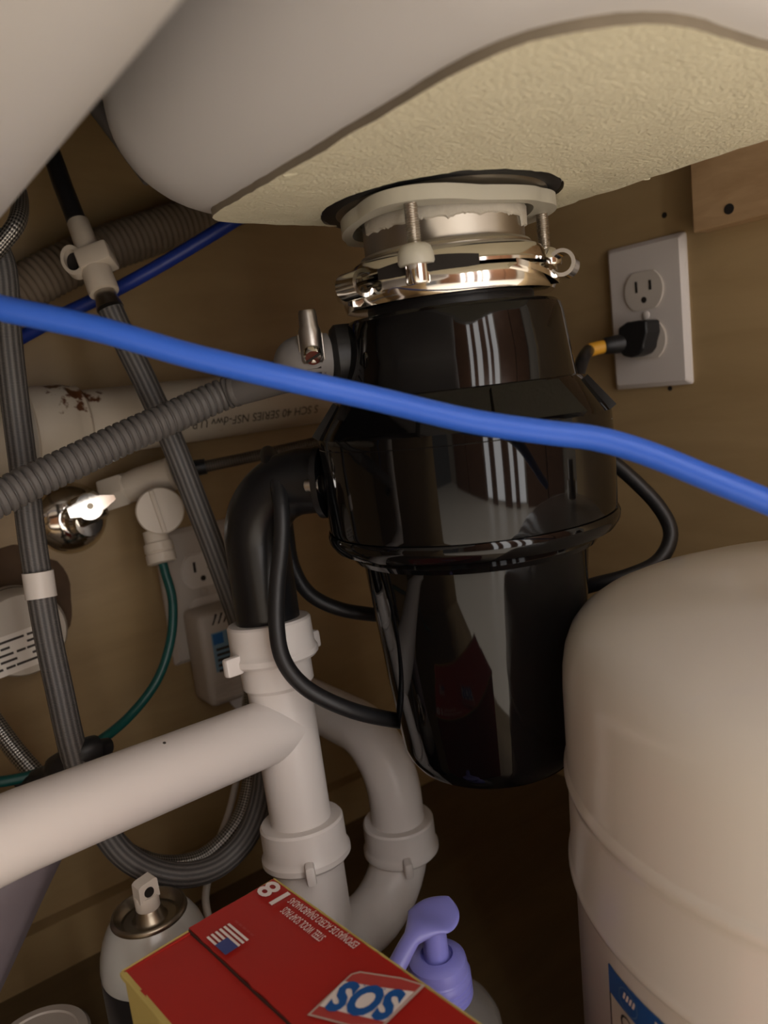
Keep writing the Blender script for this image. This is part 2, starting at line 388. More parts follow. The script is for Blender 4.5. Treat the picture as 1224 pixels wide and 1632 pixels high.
# foam pad glued to the small bowl
DX, DY = 0.290, 0.317                                   # disposer axis
def pad_geo():
    N = 160; Rr = 0.0635; ring = []
    x0, x1, y0, y1 = 0.1765, 0.3745, 0.131, 0.368
    def outer(a):
        # ray from the drain centre to a rounded rectangle
        best = None; d = (math.cos(a), math.sin(a)); lo, hi = 0.0, 0.4
        cx, cy = (x0+x1)/2, (y0+y1)/2; hx, hy = (x1-x0)/2, (y1-y0)/2
        def inside(t):
            X = DX+d[0]*t-cx; Y = DY+d[1]*t-cy
            r = 0.050 if Y < 0 else (0.018 if X < 0 else 0.03)
            qx, qy = abs(X)-hx+r, abs(Y)-hy+r
            return math.hypot(max(qx, 0), max(qy, 0))+min(max(qx, qy), 0)-r < 0
        for _ in range(40):
            mid = (lo+hi)/2
            if inside(mid): lo = mid
            else: hi = mid
        return lo
    V = []; F = []; K = 26; z1 = H+0.0895; z0 = ZB+0.0005
    for j in range(N):
        a = 2*math.pi*j/N; ro = outer(a)
        ro += 0.0004*noise.noise(Vector((math.cos(a)*14, math.sin(a)*14, 3)))+0.0006*noise.noise(Vector((math.cos(a)*60, math.sin(a)*60, 1)))
        rh = min(Rr*(1+0.012*noise.noise(Vector((math.cos(a)*3, math.sin(a)*3, 0)))), ro-0.003)
        for k in range(K):
            r = rh+(ro-rh)*k/(K-1); x, y = DX+r*math.cos(a), DY+r*math.sin(a)
            z = z1+0.0005*noise.noise(Vector((x*60, y*60, 0)))+0.00035*noise.noise(Vector((x*230, y*230, 2)))
            V.append((x, y, z))
        V.append((DX+ro*math.cos(a), DY+ro*math.sin(a), z0)); V.append((DX+rh*math.cos(a), DY+rh*math.sin(a), z0))
    S = K+2
    for j in range(N):
        k = (j+1) % N
        for i in range(K-1): F.append([j*S+i, j*S+i+1, k*S+i+1, k*S+i])
        F.append([j*S+K-1, j*S+K, k*S+K, k*S+K-1]); F.append([j*S+K+1, j*S, k*S, k*S+K+1])
    return (np.array(V), F)
pad = mk('sound_pad', pad_geo(), M_pad, sink, label='cream foam pad glued under the smaller bowl', angle=35)
pad.data.materials.append(mat('pad_cut_edge', (0.24, 0.20, 0.145), 0.85, var=0.3, scale=90))
for f in pad.data.polygons:
    if abs(f.normal.z) < 0.5: f.material_index = 1
# torn crumbs on the pad's left edge
for (px, py, s) in ((462, 275, 0.9), (384, 320, 0.5), (347, 342, 0.6), (905, 112, 0.45), (1030, 284, 0.6)):
    o = PL(px, py, 'z', H+0.0905); g = box(o, (0.0035*s, 0.0018*s, 0.0016*s), u=unit((1, -.6, 0)), v=unit((.6, 1, 0)), bev=0.0007)
    g[0][:] += np.array([[0.0008*noise.noise(Vector(q*300)) for _ in range(3)] for q in g[0]])
    mk('foam_crumb', g, M_pad, pad)
# strainer of the larger bowl with its tailpiece sits out of view: the waste pipe below rises to it
# ------------------------------------------------------------------ garbage disposer
disp = thing('garbage_disposer', 'glossy black garbage disposer hanging under the small sink bowl', 'garbage disposer', (DX, DY, H-0.215))
O = (DX, DY, H)
d0 = A([-DX, -DY, 0])/math.hypot(DX, DY); d1 = A([-d0[1]*-1, 0, 0]); d1 = A([0.738, -0.675, 0])
def dirp(phi): t = math.radians(phi); return math.cos(t)*d0+math.sin(t)*d1
def at(phi, r, z): return A([DX, DY, H+z])+r*dirp(phi)
mk('gasket', lathe([(0.040, 0.0895), (0.0615, 0.0895), (0.0625, 0.0903), (0.0625, 0.0918), (0.040, 0.0918)], O, close=True), M_rubber, disp, label='black fibre gasket against the sink')
mk('sink_flange', lathe([(0.0405, 0.058), (0.0425, 0.0605), (0.0425, 0.083), (0.0455, 0.0868), (0.0545, 0.0885), (0.0565, 0.0905), (0.0405, 0.0905)], O, close=True, seg=96), M_steel, disp, label='brushed steel drain neck')
# backup ring: beige, three lobed where the screws bear
def lobed(a, r, z):
    # angle a is measured in the lathe frame: x axis u, y axis v
    return 1
def ring_geo(r_in, r_out, z0, z1, lob, N=120, wave=0.0):
    V = []; F = []
    for j in range(N):
        ph = 360*j/N
        L = max(math.cos(math.radians(ph-c)) for c in (-14, 106, -134))
        k = max(0, (L-0.80)/0.20)**1.5*lob
        zz = wave*math.sin(math.radians(3*(ph+60)))
        for (r, z) in ((r_in, z0), (r_out+k, z0), (r_out+k, z1), (r_in, z1)):
            V.append(at(ph, r, z+zz))
    for j in range(N):
        k = (j+1) % N
        for i in range(4): F.append([j*4+i, j*4+(i+1) % 4, k*4+(i+1) % 4, k*4+i])
    return (np.array(V), F)
mk('backup_ring', ring_geo(0.0478, 0.0535, 0.0800, 0.0868, 0.0085, wave=0.0012), M_beige, disp, label='beige painted backup ring')
mk('snap_ring', lathe([(0.0425, 0.0630), (0.0450, 0.0630), (0.0458, 0.0642), (0.0450, 0.0655), (0.0425, 0.0655)], O, close=True), M_zinc, disp)
# squeezed-out plumber's putty round the neck
pv = []; pf = []; N = 90
for j in range(N+1):
    ph = -62+142*j/N; low = 0.0775-0.0035*(0.5+0.5*noise.noise(Vector((ph*0.10, 1, 0))))-0.0022*abs(noise.noise(Vector((ph*0.35, 4, 0))))-(0.004 if ph > 66 else 0)
    for (r, z) in ((0.0427, low), (0.0440, low+0.0006), (0.0443, 0.0815), (0.0430, 0.0835)): pv.append(at(ph, r, z))
for j in range(N):
    for i in range(3): pf.append([j*4+i, j*4+i+1, (j+1)*4+i+1, (j+1)*4+i])
mk('putty', (np.array(pv), pf), M_putty, disp, label='smeared putty on the drain neck')
# mounting cup and locking ring
mk('mounting_ring', lathe([(0.0435, 0.0630), (0.0480, 0.0626), (0.0506, 0.0612), (0.0520, 0.0585), (0.0525, 0.0545), (0.0545, 0.0535), (0.0545, 0.0520), (0.0435, 0.0520)], O, close=True, seg=96), M_chrome, disp, label='chromed upper mounting ring')
lock = mk('locking_ring', lathe([(0.0435, 0.0500), (0.0535, 0.0508), (0.0560, 0.0500), (0.0568, 0.0480), (0.0566, 0.0420), (0.0552, 0.0392), (0.0520, 0.0385), (0.0435, 0.0385)], O, close=True, seg=96), M_chrome, disp, label='chromed lower locking ring with rolled lugs')
for ph in (-47, 73, 193):
    c = at(ph, 0.0615, 0.0495); tan = unit(dirp(ph+90)); rad = dirp(ph)
    V = []; F = []; K = 26
    for k in range(K+1):
        t = math.radians(-150+285*k/K)
        for (r, s) in ((0.0068, -1), (0.0068, 1), (0.0049, 1), (0.0049, -1)):
            V.append(c+r*(math.cos(t)*rad+math.sin(t)*A([0, 0, 1]))+s*0.0075*tan)
    for k in range(K):
        for i in range(4): F.append([k*4+i, k*4+(i+1) % 4, (k+1)*4+(i+1) % 4, (k+1)*4+i])
    F += [[0, 1, 2, 3], [K*4+3, K*4+2, K*4+1, K*4]]
    lug = mk('rolled_lug', (np.array(V), F), M_chrome, lock)
    # inclined ramp that leads to the lug
    rv = []; rf = []
    for k in range(15):
        q = ph-6-34*k/14; z = 0.0420+0.0085*k/14
        for (r, dz) in ((0.0555, -0.002), (0.0600, -0.002), (0.0600, 0.0008), (0.0555, 0.0008)): rv.append(at(q, r, z+dz))
    for k in range(14):
        for i in range(4): rf.append([k*4+i, k*4+(i+1) % 4, (k+1)*4+(i+1) % 4, (k+1)*4+i])
    rf += [[3, 2, 1, 0], [56, 57, 58, 59]]
    mk('ramp', (np.array(rv), rf), M_chrome, lock)
# dark key slot between the rings, below the front screw
sv = []; sf = []
for k in range(25):
    q = -36+52*k/24; hh = 0.0024+0.0018*math.sin(math.pi*k/24)
    for (r, z) in ((0.0530, 0.0525-hh), (0.0562, 0.0525-hh), (0.0562, 0.0525+hh), (0.0530, 0.0525+hh)): sv.append(at(q, r, z))
for k in range(24):
    for i in range(4): sf.append([k*4+i, k*4+(i+1) % 4, (k+1)*4+(i+1) % 4, (k+1)*4+i])
sf += [[3, 2, 1, 0], [96, 97, 98, 99]]
mk('key_slot', (np.array(sv), sf), M_slot, lock)
# three mounting screws, real threads
def thread(o, r, h, pitch=0.0011, seg=18):
    V = []; F = []; n = int(h/pitch*6); o = A(o)
    for i in range(n+1):
        z = h*i/n
        for j in range(seg):
            a = 2*math.pi*j/seg; ph = (z/pitch-j/seg) % 1.0
            rr = r*(0.83+0.17*(1-abs(2*ph-1))*1.0)
            V.append(o+A([rr*math.cos(a), rr*math.sin(a), z]))
    for i in range(n):
        for j in range(seg):
            k = (j+1) % seg; F.append([i*seg+j, i*seg+k, (i+1)*seg+k, (i+1)*seg+j])
    return (np.array(V), F)
for i, ph in enumerate((-14, 106, -134)):
    o = at(ph, 0.0560, 0.0595)
    s = mk('mounting_screw', thread(o, 0.0034, 0.0225), M_zinc, disp)
    mk('boss', capped([(0.0082, -0.0062), (0.0088, -0.005), (0.0086, -0.0015), (0.0074, 0.0018), (0.0055, 0.0032), (0.0034, 0.0036)], origin=o, seg=28), M_beige if i == 0 else M_chrome, s)
    mk('screw_head', capped([(0.0055, -0.0150), (0.0060, -0.0140), (0.0060, -0.0062)], origin=o, seg=20), M_chrome, s)
# black body
mk('neck', lathe([(0.034, 0.0395), (0.0440, 0.0395), (0.0445, 0.0385), (0.0445, 0.0330), (0.034, 0.0330)], O, close=True), M_rubber, disp, label='black rubber neck')
chin = mk('grind_chamber', capped([(0.046, 0.0345), (0.0560, 0.0340), (0.0578, 0.0322), (0.0590, 0.0280), (0.0612, 0.010), (0.0635, -0.0065), (0.0645, -0.0085)], origin=O, seg=96), M_black, disp, label='black upper chamber with a tapered side', angle=25)
def flat(a, r, z):      # the shoulder is moulded with six shallow facets
    s = (a*6/(2*math.pi)) % 1.0
    return 1-0.0
shoulder = mk('shoulder', capped([(0.060, -0.0045), (0.0655, -0.0060), (0.0672, -0.0080), (0.0778, -0.0225), (0.0794, -0.0250), (0.0797, -0.0280), (0.0797, -0.0300)], origin=O, seg=96), M_black, disp, angle=18)
for ph in (28, 88, -32, -92, 148, -152):
    c0, c1 = at(ph, 0.0664, -0.0066), at(ph, 0.0790, -0.0232); t = dirp(ph+90)
    dn = unit(c1-c0); nn = unit(np.cross(t, dn))
    if nn[2] < 0: nn = -nn
    mk('facet', prism([(-0.0185, 0), (0.0185, 0), (0.0245, 0.0205), (-0.0245, 0.0205)], c0-nn*0.0068, t, dn, nn, 0.0072), M_black, shoulder, smooth=False)
mk('middle_housing', capped([(0.070, -0.0290), (0.0790, -0.0290), (0.0798, -0.0305), (0.0800, -0.040), (0.0796, -0.0740), (0.0792, -0.0765)], origin=O, seg=128), M_black, disp, angle=25)
mk('clamp_band', capped([(0.070, -0.0765), (0.0800, -0.0768), (0.0808, -0.0785), (0.0806, -0.0820), (0.0780, -0.0860), (0.0700, -0.0880), (0.066, -0.0885)], origin=O, seg=128), M_black, disp, angle=35)
mk('lower_lip', capped([(0.0600, -0.0875), (0.0690, -0.0885), (0.0698, -0.0905), (0.0680, -0.0935), (0.0630, -0.0945)], origin=O, seg=96), M_black, disp, angle=35)
mk('motor_housing', capped([(0.060, -0.0935), (0.0628, -0.0945), (0.0628, -0.098), (0.0605, -0.125), (0.0570, -0.165), (0.0526, -0.2060), (0.0512, -0.2115), (0.0475, -0.2170), (0.0400, -0.2205), (0.020, -0.2215)], origin=O, seg=128), M_black, disp, label='black motor housing tapering downward', angle=30)
# dishwasher inlet on the chamber's left
inl_p = P(556, 566, 0.412)
inl_d = unit(A([inl_p[0]-DX, inl_p[1]-DY, 0])); inl0 = A([DX, DY, inl_p[2]])
mk('dishwasher_inlet', capped([(0.0165, 0.052), (0.0165, 0.064), (0.0140, 0.0665), (0.0098, 0.0675), (0.0098, 0.085)], origin=inl0, axis=inl_d, seg=40), M_rubber, disp, label='black dishwasher inlet spout')
# discharge elbow
TX, TY = 0.2085, 0.4215
ez = H-0.050
ed = unit(A([TX-DX, TY-DY, 0])); L = math.hypot(TX-DX, TY-DY)
path = [A([DX, DY, ez])+ed*s for s in (0.070, 0.085, 0.098)]
rb = 0.036
cc = A([DX, DY, ez-rb])+ed*(L-rb)
for k in range(0, 13):
    t = math.radians(90-90*k/12); path.append(cc+rb*(math.cos(t)*ed+math.sin(t)*A([0, 0, 1])))
path += [A([TX, TY, ez-rb-0.02]), A([TX, TY, H-0.16])]
elb = mk('discharge_elbow', sweep(smoothpath(path, 3), 0.0196, 36), M_blackp, disp, label='black plastic discharge elbow')
fl_u = unit(np.cross(A([0, 0, 1]), ed))
mk('elbow_flange', prism(rrect(0.030, 0.021, 0.018, 6), A([DX, DY, ez])+ed*0.0785, fl_u, A([0, 0, 1.]), ed, 0.0035), M_blackp, elb)
fs = A([DX, DY, ez])+ed*0.082
for o_ in (fs+fl_u*0.0232, P(533, 779, 0.438)):
    mk('flange_screw', capped([(0.0050, -0.004), (0.0050, 0.0012), (0.0034, 0.0016), (0.0034, 0.0048), (0.002, 0.0055)], origin=o_, axis=ed, seg=18), M_zinc, elb)

# ------------------------------------------------------------------ power cord, plug and wall outlet on the right wall
def outlet(name, label, c, n, right, loc_mat, holes=True):
    """c = plate centre on the wall, n = outward normal, right = plate's x axis"""
    n, right, up = A(n, float), A(right, float), A([0, 0, 1.0])
    t = thing(name, label, 'wall outlet', c)
    bm = bmesh.new(); lo = rrect(0.0350, 0.0570, 0.002, 3); hi = rrect(0.0315, 0.0535, 0.002, 3); n_ = len(lo)
    V = [A(c)+a*right+b*up for a, b in lo]+[A(c)+a*right+b*up+n*0.0022 for a, b in lo]+[A(c)+a*right+b*up+n*0.0056 for a, b in hi]
    bm.free()
    F = [[i, (i+1) % n_, n_+(i+1) % n_, n_+i] for i in range(n_)]+[[n_+i, n_+(i+1) % n_, 2*n_+(i+1) % n_, 2*n_+i] for i in range(n_)]+[[2*n_+i for i in range(n_)]]
    mk('cover_plate', (np.array(V), F), loc_mat, t, angle=20)
    for s in (1, -1):
        cc_ = A(c)+up*s*0.0193
        poly = []
        for k in range(64):
            a = 2*math.pi*k/64; x, y = 0.0172*math.cos(a), 0.0172*math.sin(a); poly.append((x, max(-0.0142, min(0.0142, y))))
        mk('joint_gap', prism([(a*1.045, b*1.05) for a, b in poly], cc_+n*0.0040, right, up, n, 0.00175), M_slot if False else M_recep, t, angle=20)
        rc = mk('receptacle', prism(poly, cc_+n*0.004, right, up, n, 0.0032), M_recep, t, angle=20)
        for (x, hh) in ((-0.0063, 0.0044), (0.0063, 0.0037)):
            mk('slot', box(cc_+right*x+up*0.0035+n*0.0071, (0.0011, hh, 0.00035), right, up, n), M_slot, rc, smooth=False)
        mk('ground_hole', capped([(0.0025, 0), (0.0024, 0.0004)], origin=cc_-up*0.0072+n*0.0070, axis=n, seg=18), M_slot, rc)
    mk('cover_screw', capped([(0.0034, 0), (0.0034, 0.0008), (0.0022, 0.0015)], origin=A(c)+n*0.0054, axis=n, seg=20), loc_mat, t)
    return t
oc = A([WX, 0.376, H+0.0305])
outlet('wall_outlet', 'white duplex wall outlet on the right wall holding a black plug', oc, (-1, 0, 0), (0, -1, 0), M_plate)
lowc = oc-A([0, 0, 0.0193])
pl0 = lowc+A([-0.0075, 0, 0])
sr0 = pl0+A([-0.0095, 0.008, 0.0])
e1 = P(962, 552, (sr0-A([0, 0, H]))@_f-0.002); dr = unit(e1-sr0); Ls = np.linalg.norm(e1-sr0)
e2 = e1+dr*0.0125+A([0, 0, -0.0012])
RC = 0.0047
c1 = [e2, P(929, 572, 0.565), P(921, 600, 0.55), P(917, 640, 0.53), P(925, 700, 0.515), P(965, 728, 0.505), P(1000, 756, 0.50), P(1048, 805, 0.495),
      P(1069, 850, 0.49), P(1050, 893, 0.485), P(1000, 918, 0.48), P(935, 935, 0.49), P(860, 962, 0.525), P(760, 985, 0.535), P(660, 986, 0.525), P(600, 980, 0.515), P(540, 970, 0.508), P(492, 945, 0.505),
      P(466, 900, 0.507), P(457, 845, 0.513), P(448, 780, 0.514), P(437, 735, 0.505), P(427, 722, 0.482), P(430, 738, 0.456), P(442, 770, 0.444), P(449, 815, 0.437),
      P(448, 870, 0.437), P(442, 930, 0.438), P(441, 1000, 0.436), P(453, 1055, 0.436), P(490, 1098, 0.438), P(555, 1130, 0.445), P(625, 1147, 0.462), P(720, 1160, 0.50), P(800, 1170, 0.50), A([DX+0.01, DY+0.03, H-0.225]), A([DX, DY+0.005, H-0.2185])]
cord = mk('power_cord', sweep(resample(smoothpath(c1, 10), 0.003), RC, 16), M_rubber, disp, label='black power cord looping to the right wall outlet')

out = unit(A([-0.18, 1.0, -0.06]))                       # the flat plug leads away along the wall
up = A([0, 0, 1.0])
bp = [(-0.0155, 0.0110), (-0.0060, 0.0145), (0.0060, 0.0145), (0.0150, 0.0135), (0.0150, 0.004), (0.0118, -0.003), (0.0105, -0.0075), (0.0060, -0.0118), (-0.004, -0.0135), (-0.0125, -0.0115), (-0.0165, -0.0050)]
plug = mk('plug', prism([(-a*0.86, b) for a, b in bp], pl0+A([0, -0.0010, 0.001]), (0, 1, 0), up, (-1, 0, 0), 0.019), M_rubber, cord, smooth=False, label='black three-pin plug')
bv = plug.modifiers.new('soft_edges', 'BEVEL'); bv.width = 0.002; bv.segments = 3
mk('strain_relief', capped([(0.0075, 0.0), (0.0073, Ls*0.5), (0.0066, Ls*0.93), (0.0058, Ls)], origin=sr0, axis=dr, seg=28), M_rubber, cord)
mk('yellow_tag', sweep(smoothpath([e1-dr*0.002, (e1+e2)/2, e2], 6), 0.0053, 20), M_yellow, cord, label='yellow warning tag round the cord')
# ------------------------------------------------------------------ waste tee and branch to the other bowl
def slip_nut(parent, o, ax, r, h, wing_dirs, flip=1, wl=0.009):
    """slip-joint nut with a rolled lower rim and wings"""
    g = capped([(r*0.80, 0), (r*0.93, 0.0), (r*0.97, 0.0015), (r*0.975, h*0.62), (r*1.0, h*0.70), (r*1.035, h*0.76), (r*1.035, h*0.88), (r*0.97, h*0.95), (r*0.80, h)], origin=o, axis=ax, seg=48)
    nut = mk('slip_nut', g, M_pipe, parent, angle=30)
    w = unit(ax)
    for d in wing_dirs:
        d = A(d, float); d = unit(d-w*(d@w)); t = np.cross(w, d)
        mk('wing', box(A(o)+w*h*0.80+d*(r+wl*0.35), (wl*0.65, 0.0030, h*0.22), d, t, w, bev=0.0018), M_pipe, nut)
    return nut
TB = A([0.2040, 0.4060, H-0.290])                          # lower end of the tee
TT = A([TX, TY, H-0.135]); tax = unit(TB-TT)
tee = thing('waste_tee', 'white plastic waste tee with long branch pipe running to the left', 'drain pipe', TB)
def on_tee(z): s = (H+z-TT[2])/tax[2]; return TT+tax*s
mk('tee_body', sweep([on_tee(-.148), on_tee(-.174), on_tee(-.1765), on_tee(-.22), on_tee(-.285)], [0.0222, 0.0222, 0.0200, 0.0194, 0.0190], 44), M_pipe, tee, angle=30)
J = on_tee(-0.2015)
br_end = P(0, 1337, 0.357); bd = unit(br_end-J)
far = A([-0.135, br_end[1]+(br_end[1]-J[1])/(br_end[0]-J[0])*(-0.135-br_end[0]), br_end[2]-0.002])
bpth = [J, J+bd*0.02, J+bd*0.09, br_end, br_end*0.5+far*0.5, far+A([0.045, 0, 0])]
bpth2 = list(resample(np.array(bpth), 0.02))
for k in range(9):
    t = math.radians(270-90*k/8-0); bpth2.append(far+A([0.040, 0, 0.040])+0.040*A([-math.sin(math.radians(90*k/8)), 0, -math.cos(math.radians(90*k/8))]))
bpth2.append(far+A([0, 0, 0.16])); bpth2.append(A([far[0], far[1], H+0.062]))
mk('branch_pipe', sweep(np.array(bpth2), 0.0197, 44), M_pipe, tee)
slip_nut(tee, on_tee(-.1345), tax, 0.0268, 0.0262, [P(370, 1046, .46)-on_tee(-.153), -(P(370, 1046, .46)-on_tee(-.153))])
# a small dark scuff on the branch pipe
for zz_ in np.arange(0.36, 0.46, 0.0002):
    q_ = P(262, 1184, zz_); w_ = q_-J
    if np.linalg.norm(w_-bd*(w_@bd)) < 0.0198: break
n_ = unit(w_-bd*(w_@bd))
mk('scuff_mark', capped([(0.0011, -0.0004), (0.0008, 0.0003)], origin=q_, axis=n_, seg=7), M_darkink, bpy.data.objects['branch_pipe'])
# ------------------------------------------------------------------ P-trap
TRX, TRY = 0.2885, 0.4240
trap = thing('p_trap', 'white plastic drain trap bending under the waste tee', 'drain trap', ((TB[0]+TRX)/2, TB[1], 0.02))
zb = H-0.318
a0 = TB+tax*0.012; b0 = A([TRX, TRY, zb]); cmid = (A([a0[0], a0[1], zb])+b0)/2
ux = unit(b0-A([a0[0], a0[1], zb])); rad = np.linalg.norm(b0-A([a0[0], a0[1], zb]))/2
jp = [on_tee(-.272), on_tee(-.29), A([a0[0], a0[1], zb+0.004])]
for k in range(1, 18):
    t = math.pi+math.pi*k/18; jp.append(cmid+rad*(math.cos(t)*ux+math.sin(t)*A([0, 0, 1])))
jp += [b0, b0+A([0, 0, 0.010])]
mk('j_bend', sweep(np.array(jp), [0.0200]*len(jp), 40), M_pipe, trap)
mk('coupling_sleeve', sweep([on_tee(-.272), on_tee(-.292), on_tee(-.3285), on_tee(-.329)], [0.0222, 0.0222, 0.0218, 0.0200], 40), M_pipe, trap)
ap = [b0+A([0, 0, 0.0]), b0+A([0, 0, 0.030])]
rb = 0.042; zt = H-0.247
for k in range(0, 13):
    t = math.radians(180-90*k/12)
    ap.append(A([TRX, TRY+rb, zt-rb])+rb*(math.cos(t)*A([0, 1, 0])+math.sin(t)*A([0, 0, 1])))
ap += [A([TRX, 0.53, zt]), A([TRX, WY-0.001, zt])]
mk('trap_arm', sweep(np.array(ap), 0.0190, 40), M_pipe, trap, label='trap arm bending back to the wall')
slip_nut(trap, on_tee(-.262), tax, 0.0272, 0.0270, [P(482, 1360, .44)-P(482, 1360, .48), -(P(482, 1360, .44)-P(482, 1360, .48))], wl=0.0075)
slip_nut(trap, b0+A([0, 0, 0.0115]), (0, 0, -1), 0.0262, 0.0265, [P(650, 1350, .48)-P(640, 1350, .52), -(P(650, 1350, .48)-P(640, 1350, .52))], wl=0.0075)
mk('wall_collar', capped([(0.020, 0), (0.034, 0), (0.034, 0.004), (0.020, 0.009)], origin=(TRX, WY, zt), axis=(0, -1, 0), seg=40), M_pipe, trap)

# ------------------------------------------------------------------ old drain line along the back wall
PY, PZ = 0.585, H-0.002
pvc = thing('pvc_drain_pipe', 'cream plastic drain line with printed lettering along the back wall', 'drain pipe', (0.35, PY, PZ))
mk('pipe', sweep([(XL+0.002, PY, PZ-0.003), (0.14, PY, PZ-0.001), (0.30, PY, PZ), (0.50, PY, PZ+0.001), (0.54, PY, PZ+0.001)], 0.0245, 44), M_pvc, pvc)
hubs = capped([(0.020, 0.060), (0.0285, 0.060), (0.0295, 0.063), (0.0295, 0.117), (0.0290, 0.118), (0.0290, 0.1265), (0.0305, 0.1275), (0.0308, 0.131), (0.0305, 0.152), (0.0292, 0.1555), (0.0285, 0.1570), (0.0282, 0.1630), (0.0262, 0.1650), (0.020, 0.165)], origin=(0, PY, PZ-0.001), axis=(1, 0, 0), seg=48)
mk('hub_coupling', hubs, M_pvc, pvc, label='stained glued coupling', angle=30)
mk('coupling_groove', capped([(0.028, 0.1185), (0.02925, 0.1187), (0.02925, 0.1263), (0.028, 0.1265)], origin=(0, PY, PZ-0.001), axis=(1, 0, 0), seg=48), mat('groove_grey', (0.30, 0.27, 0.23), 0.6), pvc)
def wrap_x(geo, x0, ang0, r):
    """lettering wrapped on a pipe that runs along X; reads upside down from the front"""
    V, F = geo; out = []
    for p in V:
        a = math.radians(ang0)+p[1]/r
        out.append((x0-p[0], PY-r*math.cos(a), PZ-r*math.sin(a)*-1 if False else PZ-r*math.sin(a)))
    return (np.array(out), F)
tg = text_geo('S SCH 40 SERIES NSF-dwv U.P. Co', 0.0105, sx=0.86)
# text runs toward -X with its top toward the floor
mk('printed_lettering', wrap_x(tg, 0.288, 26, 0.0249), M_darkink, pvc, smooth=False)

# ------------------------------------------------------------------ dishwasher drain hose and its clamp
dw = thing('dishwasher_hose', 'grey corrugated dishwasher hose rising to the disposer inlet', 'hose', P(200, 695, 0.45))
cst = inl0+inl_d*0.069
cuffp = [cst, inl0+inl_d*0.084, P(470, 592, 0.445), P(430, 606, 0.463), P(376, 623, 0.482)]
cp = resample(smoothpath(cuffp, 8), 0.003)
rr = np.interp(np.linspace(0, 1, len(cp)), [0, .10, .42, .44, .50, 1.0], [0.0128, 0.0128, 0.0126, 0.0118, 0.0104, 0.0094])
mk('smooth_cuff', sweep(cp, rr, 32), M_cuff, dw, label='smooth grey rubber cuff')
cor = [P(380, 621, 0.480), P(350, 631, 0.480), P(280, 662, 0.468), P(200, 697, 0.452), P(120, 735, 0.436), P(50, 768, 0.422), P(0, 793, 0.412), P(-60, 822, 0.40), P(-140, 850, 0.385), P(-260, 880, 0.375), A([-0.10, 0.36, H-0.09]), A([-0.24, 0.42, H-0.13]), A([-0.405, 0.46, H-0.16])]
cp = resample(smoothpath(cor, 10), 0.00043)
s = np.arange(len(cp))*0.00043; ph = (s/0.0047) % 1.0
rr = 0.0076+0.0024*np.clip(1.5*np.sin(np.pi*ph), 0, 1)**0.9
mk('corrugated_tube', sweep(cp, rr, 28), M_grey, dw, angle=180)
cl = thing('hose_clamp', 'steel worm-drive clamp on the dishwasher hose by the disposer', 'hose clamp', inl0+inl_d*0.078)
co = inl0+inl_d*0.0775
mk('band', lathe([(0.0126, -0.006), (0.0135, -0.006), (0.0135, 0.006), (0.0126, 0.006)], co, inl_d, seg=48, close=True), M_steel, cl, angle=30)
fr = unit(P(508, 575, 0.40)-P(508, 575, 0.42)); fr = unit(fr-inl_d*(fr@inl_d)); upv = np.cross(inl_d, fr)
if upv[2] < 0: upv = -upv
so = co+fr*0.0155+upv*0.004
mk('screw_housing', join(capped([(0.0050, -0.006), (0.0058, -0.0045), (0.0058, 0.010), (0.0048, 0.0125), (0.0046, 0.0190), (0.0040, 0.0205)], origin=so-fr*0.001, axis=upv, seg=24), box(so-fr*0.003+upv*0.002, (0.0066, 0.0020, 0.0070), inl_d, fr, upv, bev=0.0008)), M_steel, cl, angle=35)
scr = mk('worm_screw', capped([(0.0046, -0.004), (0.0050, -0.003), (0.0050, 0.0015), (0.0040, 0.0028)], origin=so+fr*0.003-upv*0.002, axis=unit(fr*0.8-upv*0.5), seg=22), M_chrome, cl)
sd = unit(fr*0.8-upv*0.5); sx_ = unit(np.cross(sd, inl_d))
mk('screw_slot', box(so+fr*0.003-upv*0.002+sd*0.0028, (0.0042, 0.0006, 0.0003), unit(inl_d+sx_*0.6), np.cross(sd, unit(inl_d+sx_*0.6)), sd), M_slot, scr, smooth=False)
for k in range(4):
    mk('band_slot', box(co+fr*0.0134-upv*(0.0045+0.0030*k)-fr*(0.0006*k*k), (0.0038, 0.0004, 0.0005), inl_d, fr, unit(upv-0.2*fr)), M_slot, cl, smooth=False)

# ------------------------------------------------------------------ pull-down faucet hose loop
fh = thing('faucet_hose', 'dark grey striped pull-down faucet hose hanging in a long loop', 'hose', P(290, 1400, 0.50))
hp = [P(-60, 300, 0.47), P(-10, 390, 0.462), P(6, 440, 0.462), P(12, 530, 0.462), P(24, 640, 0.462), P(38, 750, 0.462), P(50, 850, 0.463), P(63, 935, 0.464), P(78, 1020, 0.465), P(95, 1100, 0.466), P(115, 1190, 0.467), P(138, 1265, 0.470),
      P(163, 1318, 0.476), P(200, 1364, 0.482), P(250, 1390, 0.490), P(305, 1394, 0.500), P(355, 1374, 0.512), P(396, 1328, 0.525), P(418, 1260, 0.537), P(420, 1180, 0.543), P(408, 1090, 0.543), P(385, 1000, 0.538), P(352, 905, 0.528), P(318, 815, 0.520),
      P(275, 705, 0.512), P(232, 610, 0.506), P(200, 545, 0.502), P(176, 492, 0.499)]
mk('hose', sweep(resample(smoothpath(hp, 10), 0.004), 0.0080, 28), M_hose, fh)
mk('white_sleeve', sweep([P(60, 911, 0.4615), P(63, 932, 0.462), P(66, 953, 0.462)], 0.0089, 28), M_white, fh, label='white sleeve on the hose')
q0, q1 = P(98, 285, 0.510), P(176, 492, 0.499); qa = unit(q1-q0)
def on_q(px, py): 
    d = P(px, py, 0.503); return q0+qa*((d-q0)@qa)
mk('end_ferrule', sweep([on_q(160, 455), on_q(170, 478), on_q(178, 496)], [0.0068, 0.0070, 0.0088], 24), M_steel, fh, label='metal hose end ferrule')
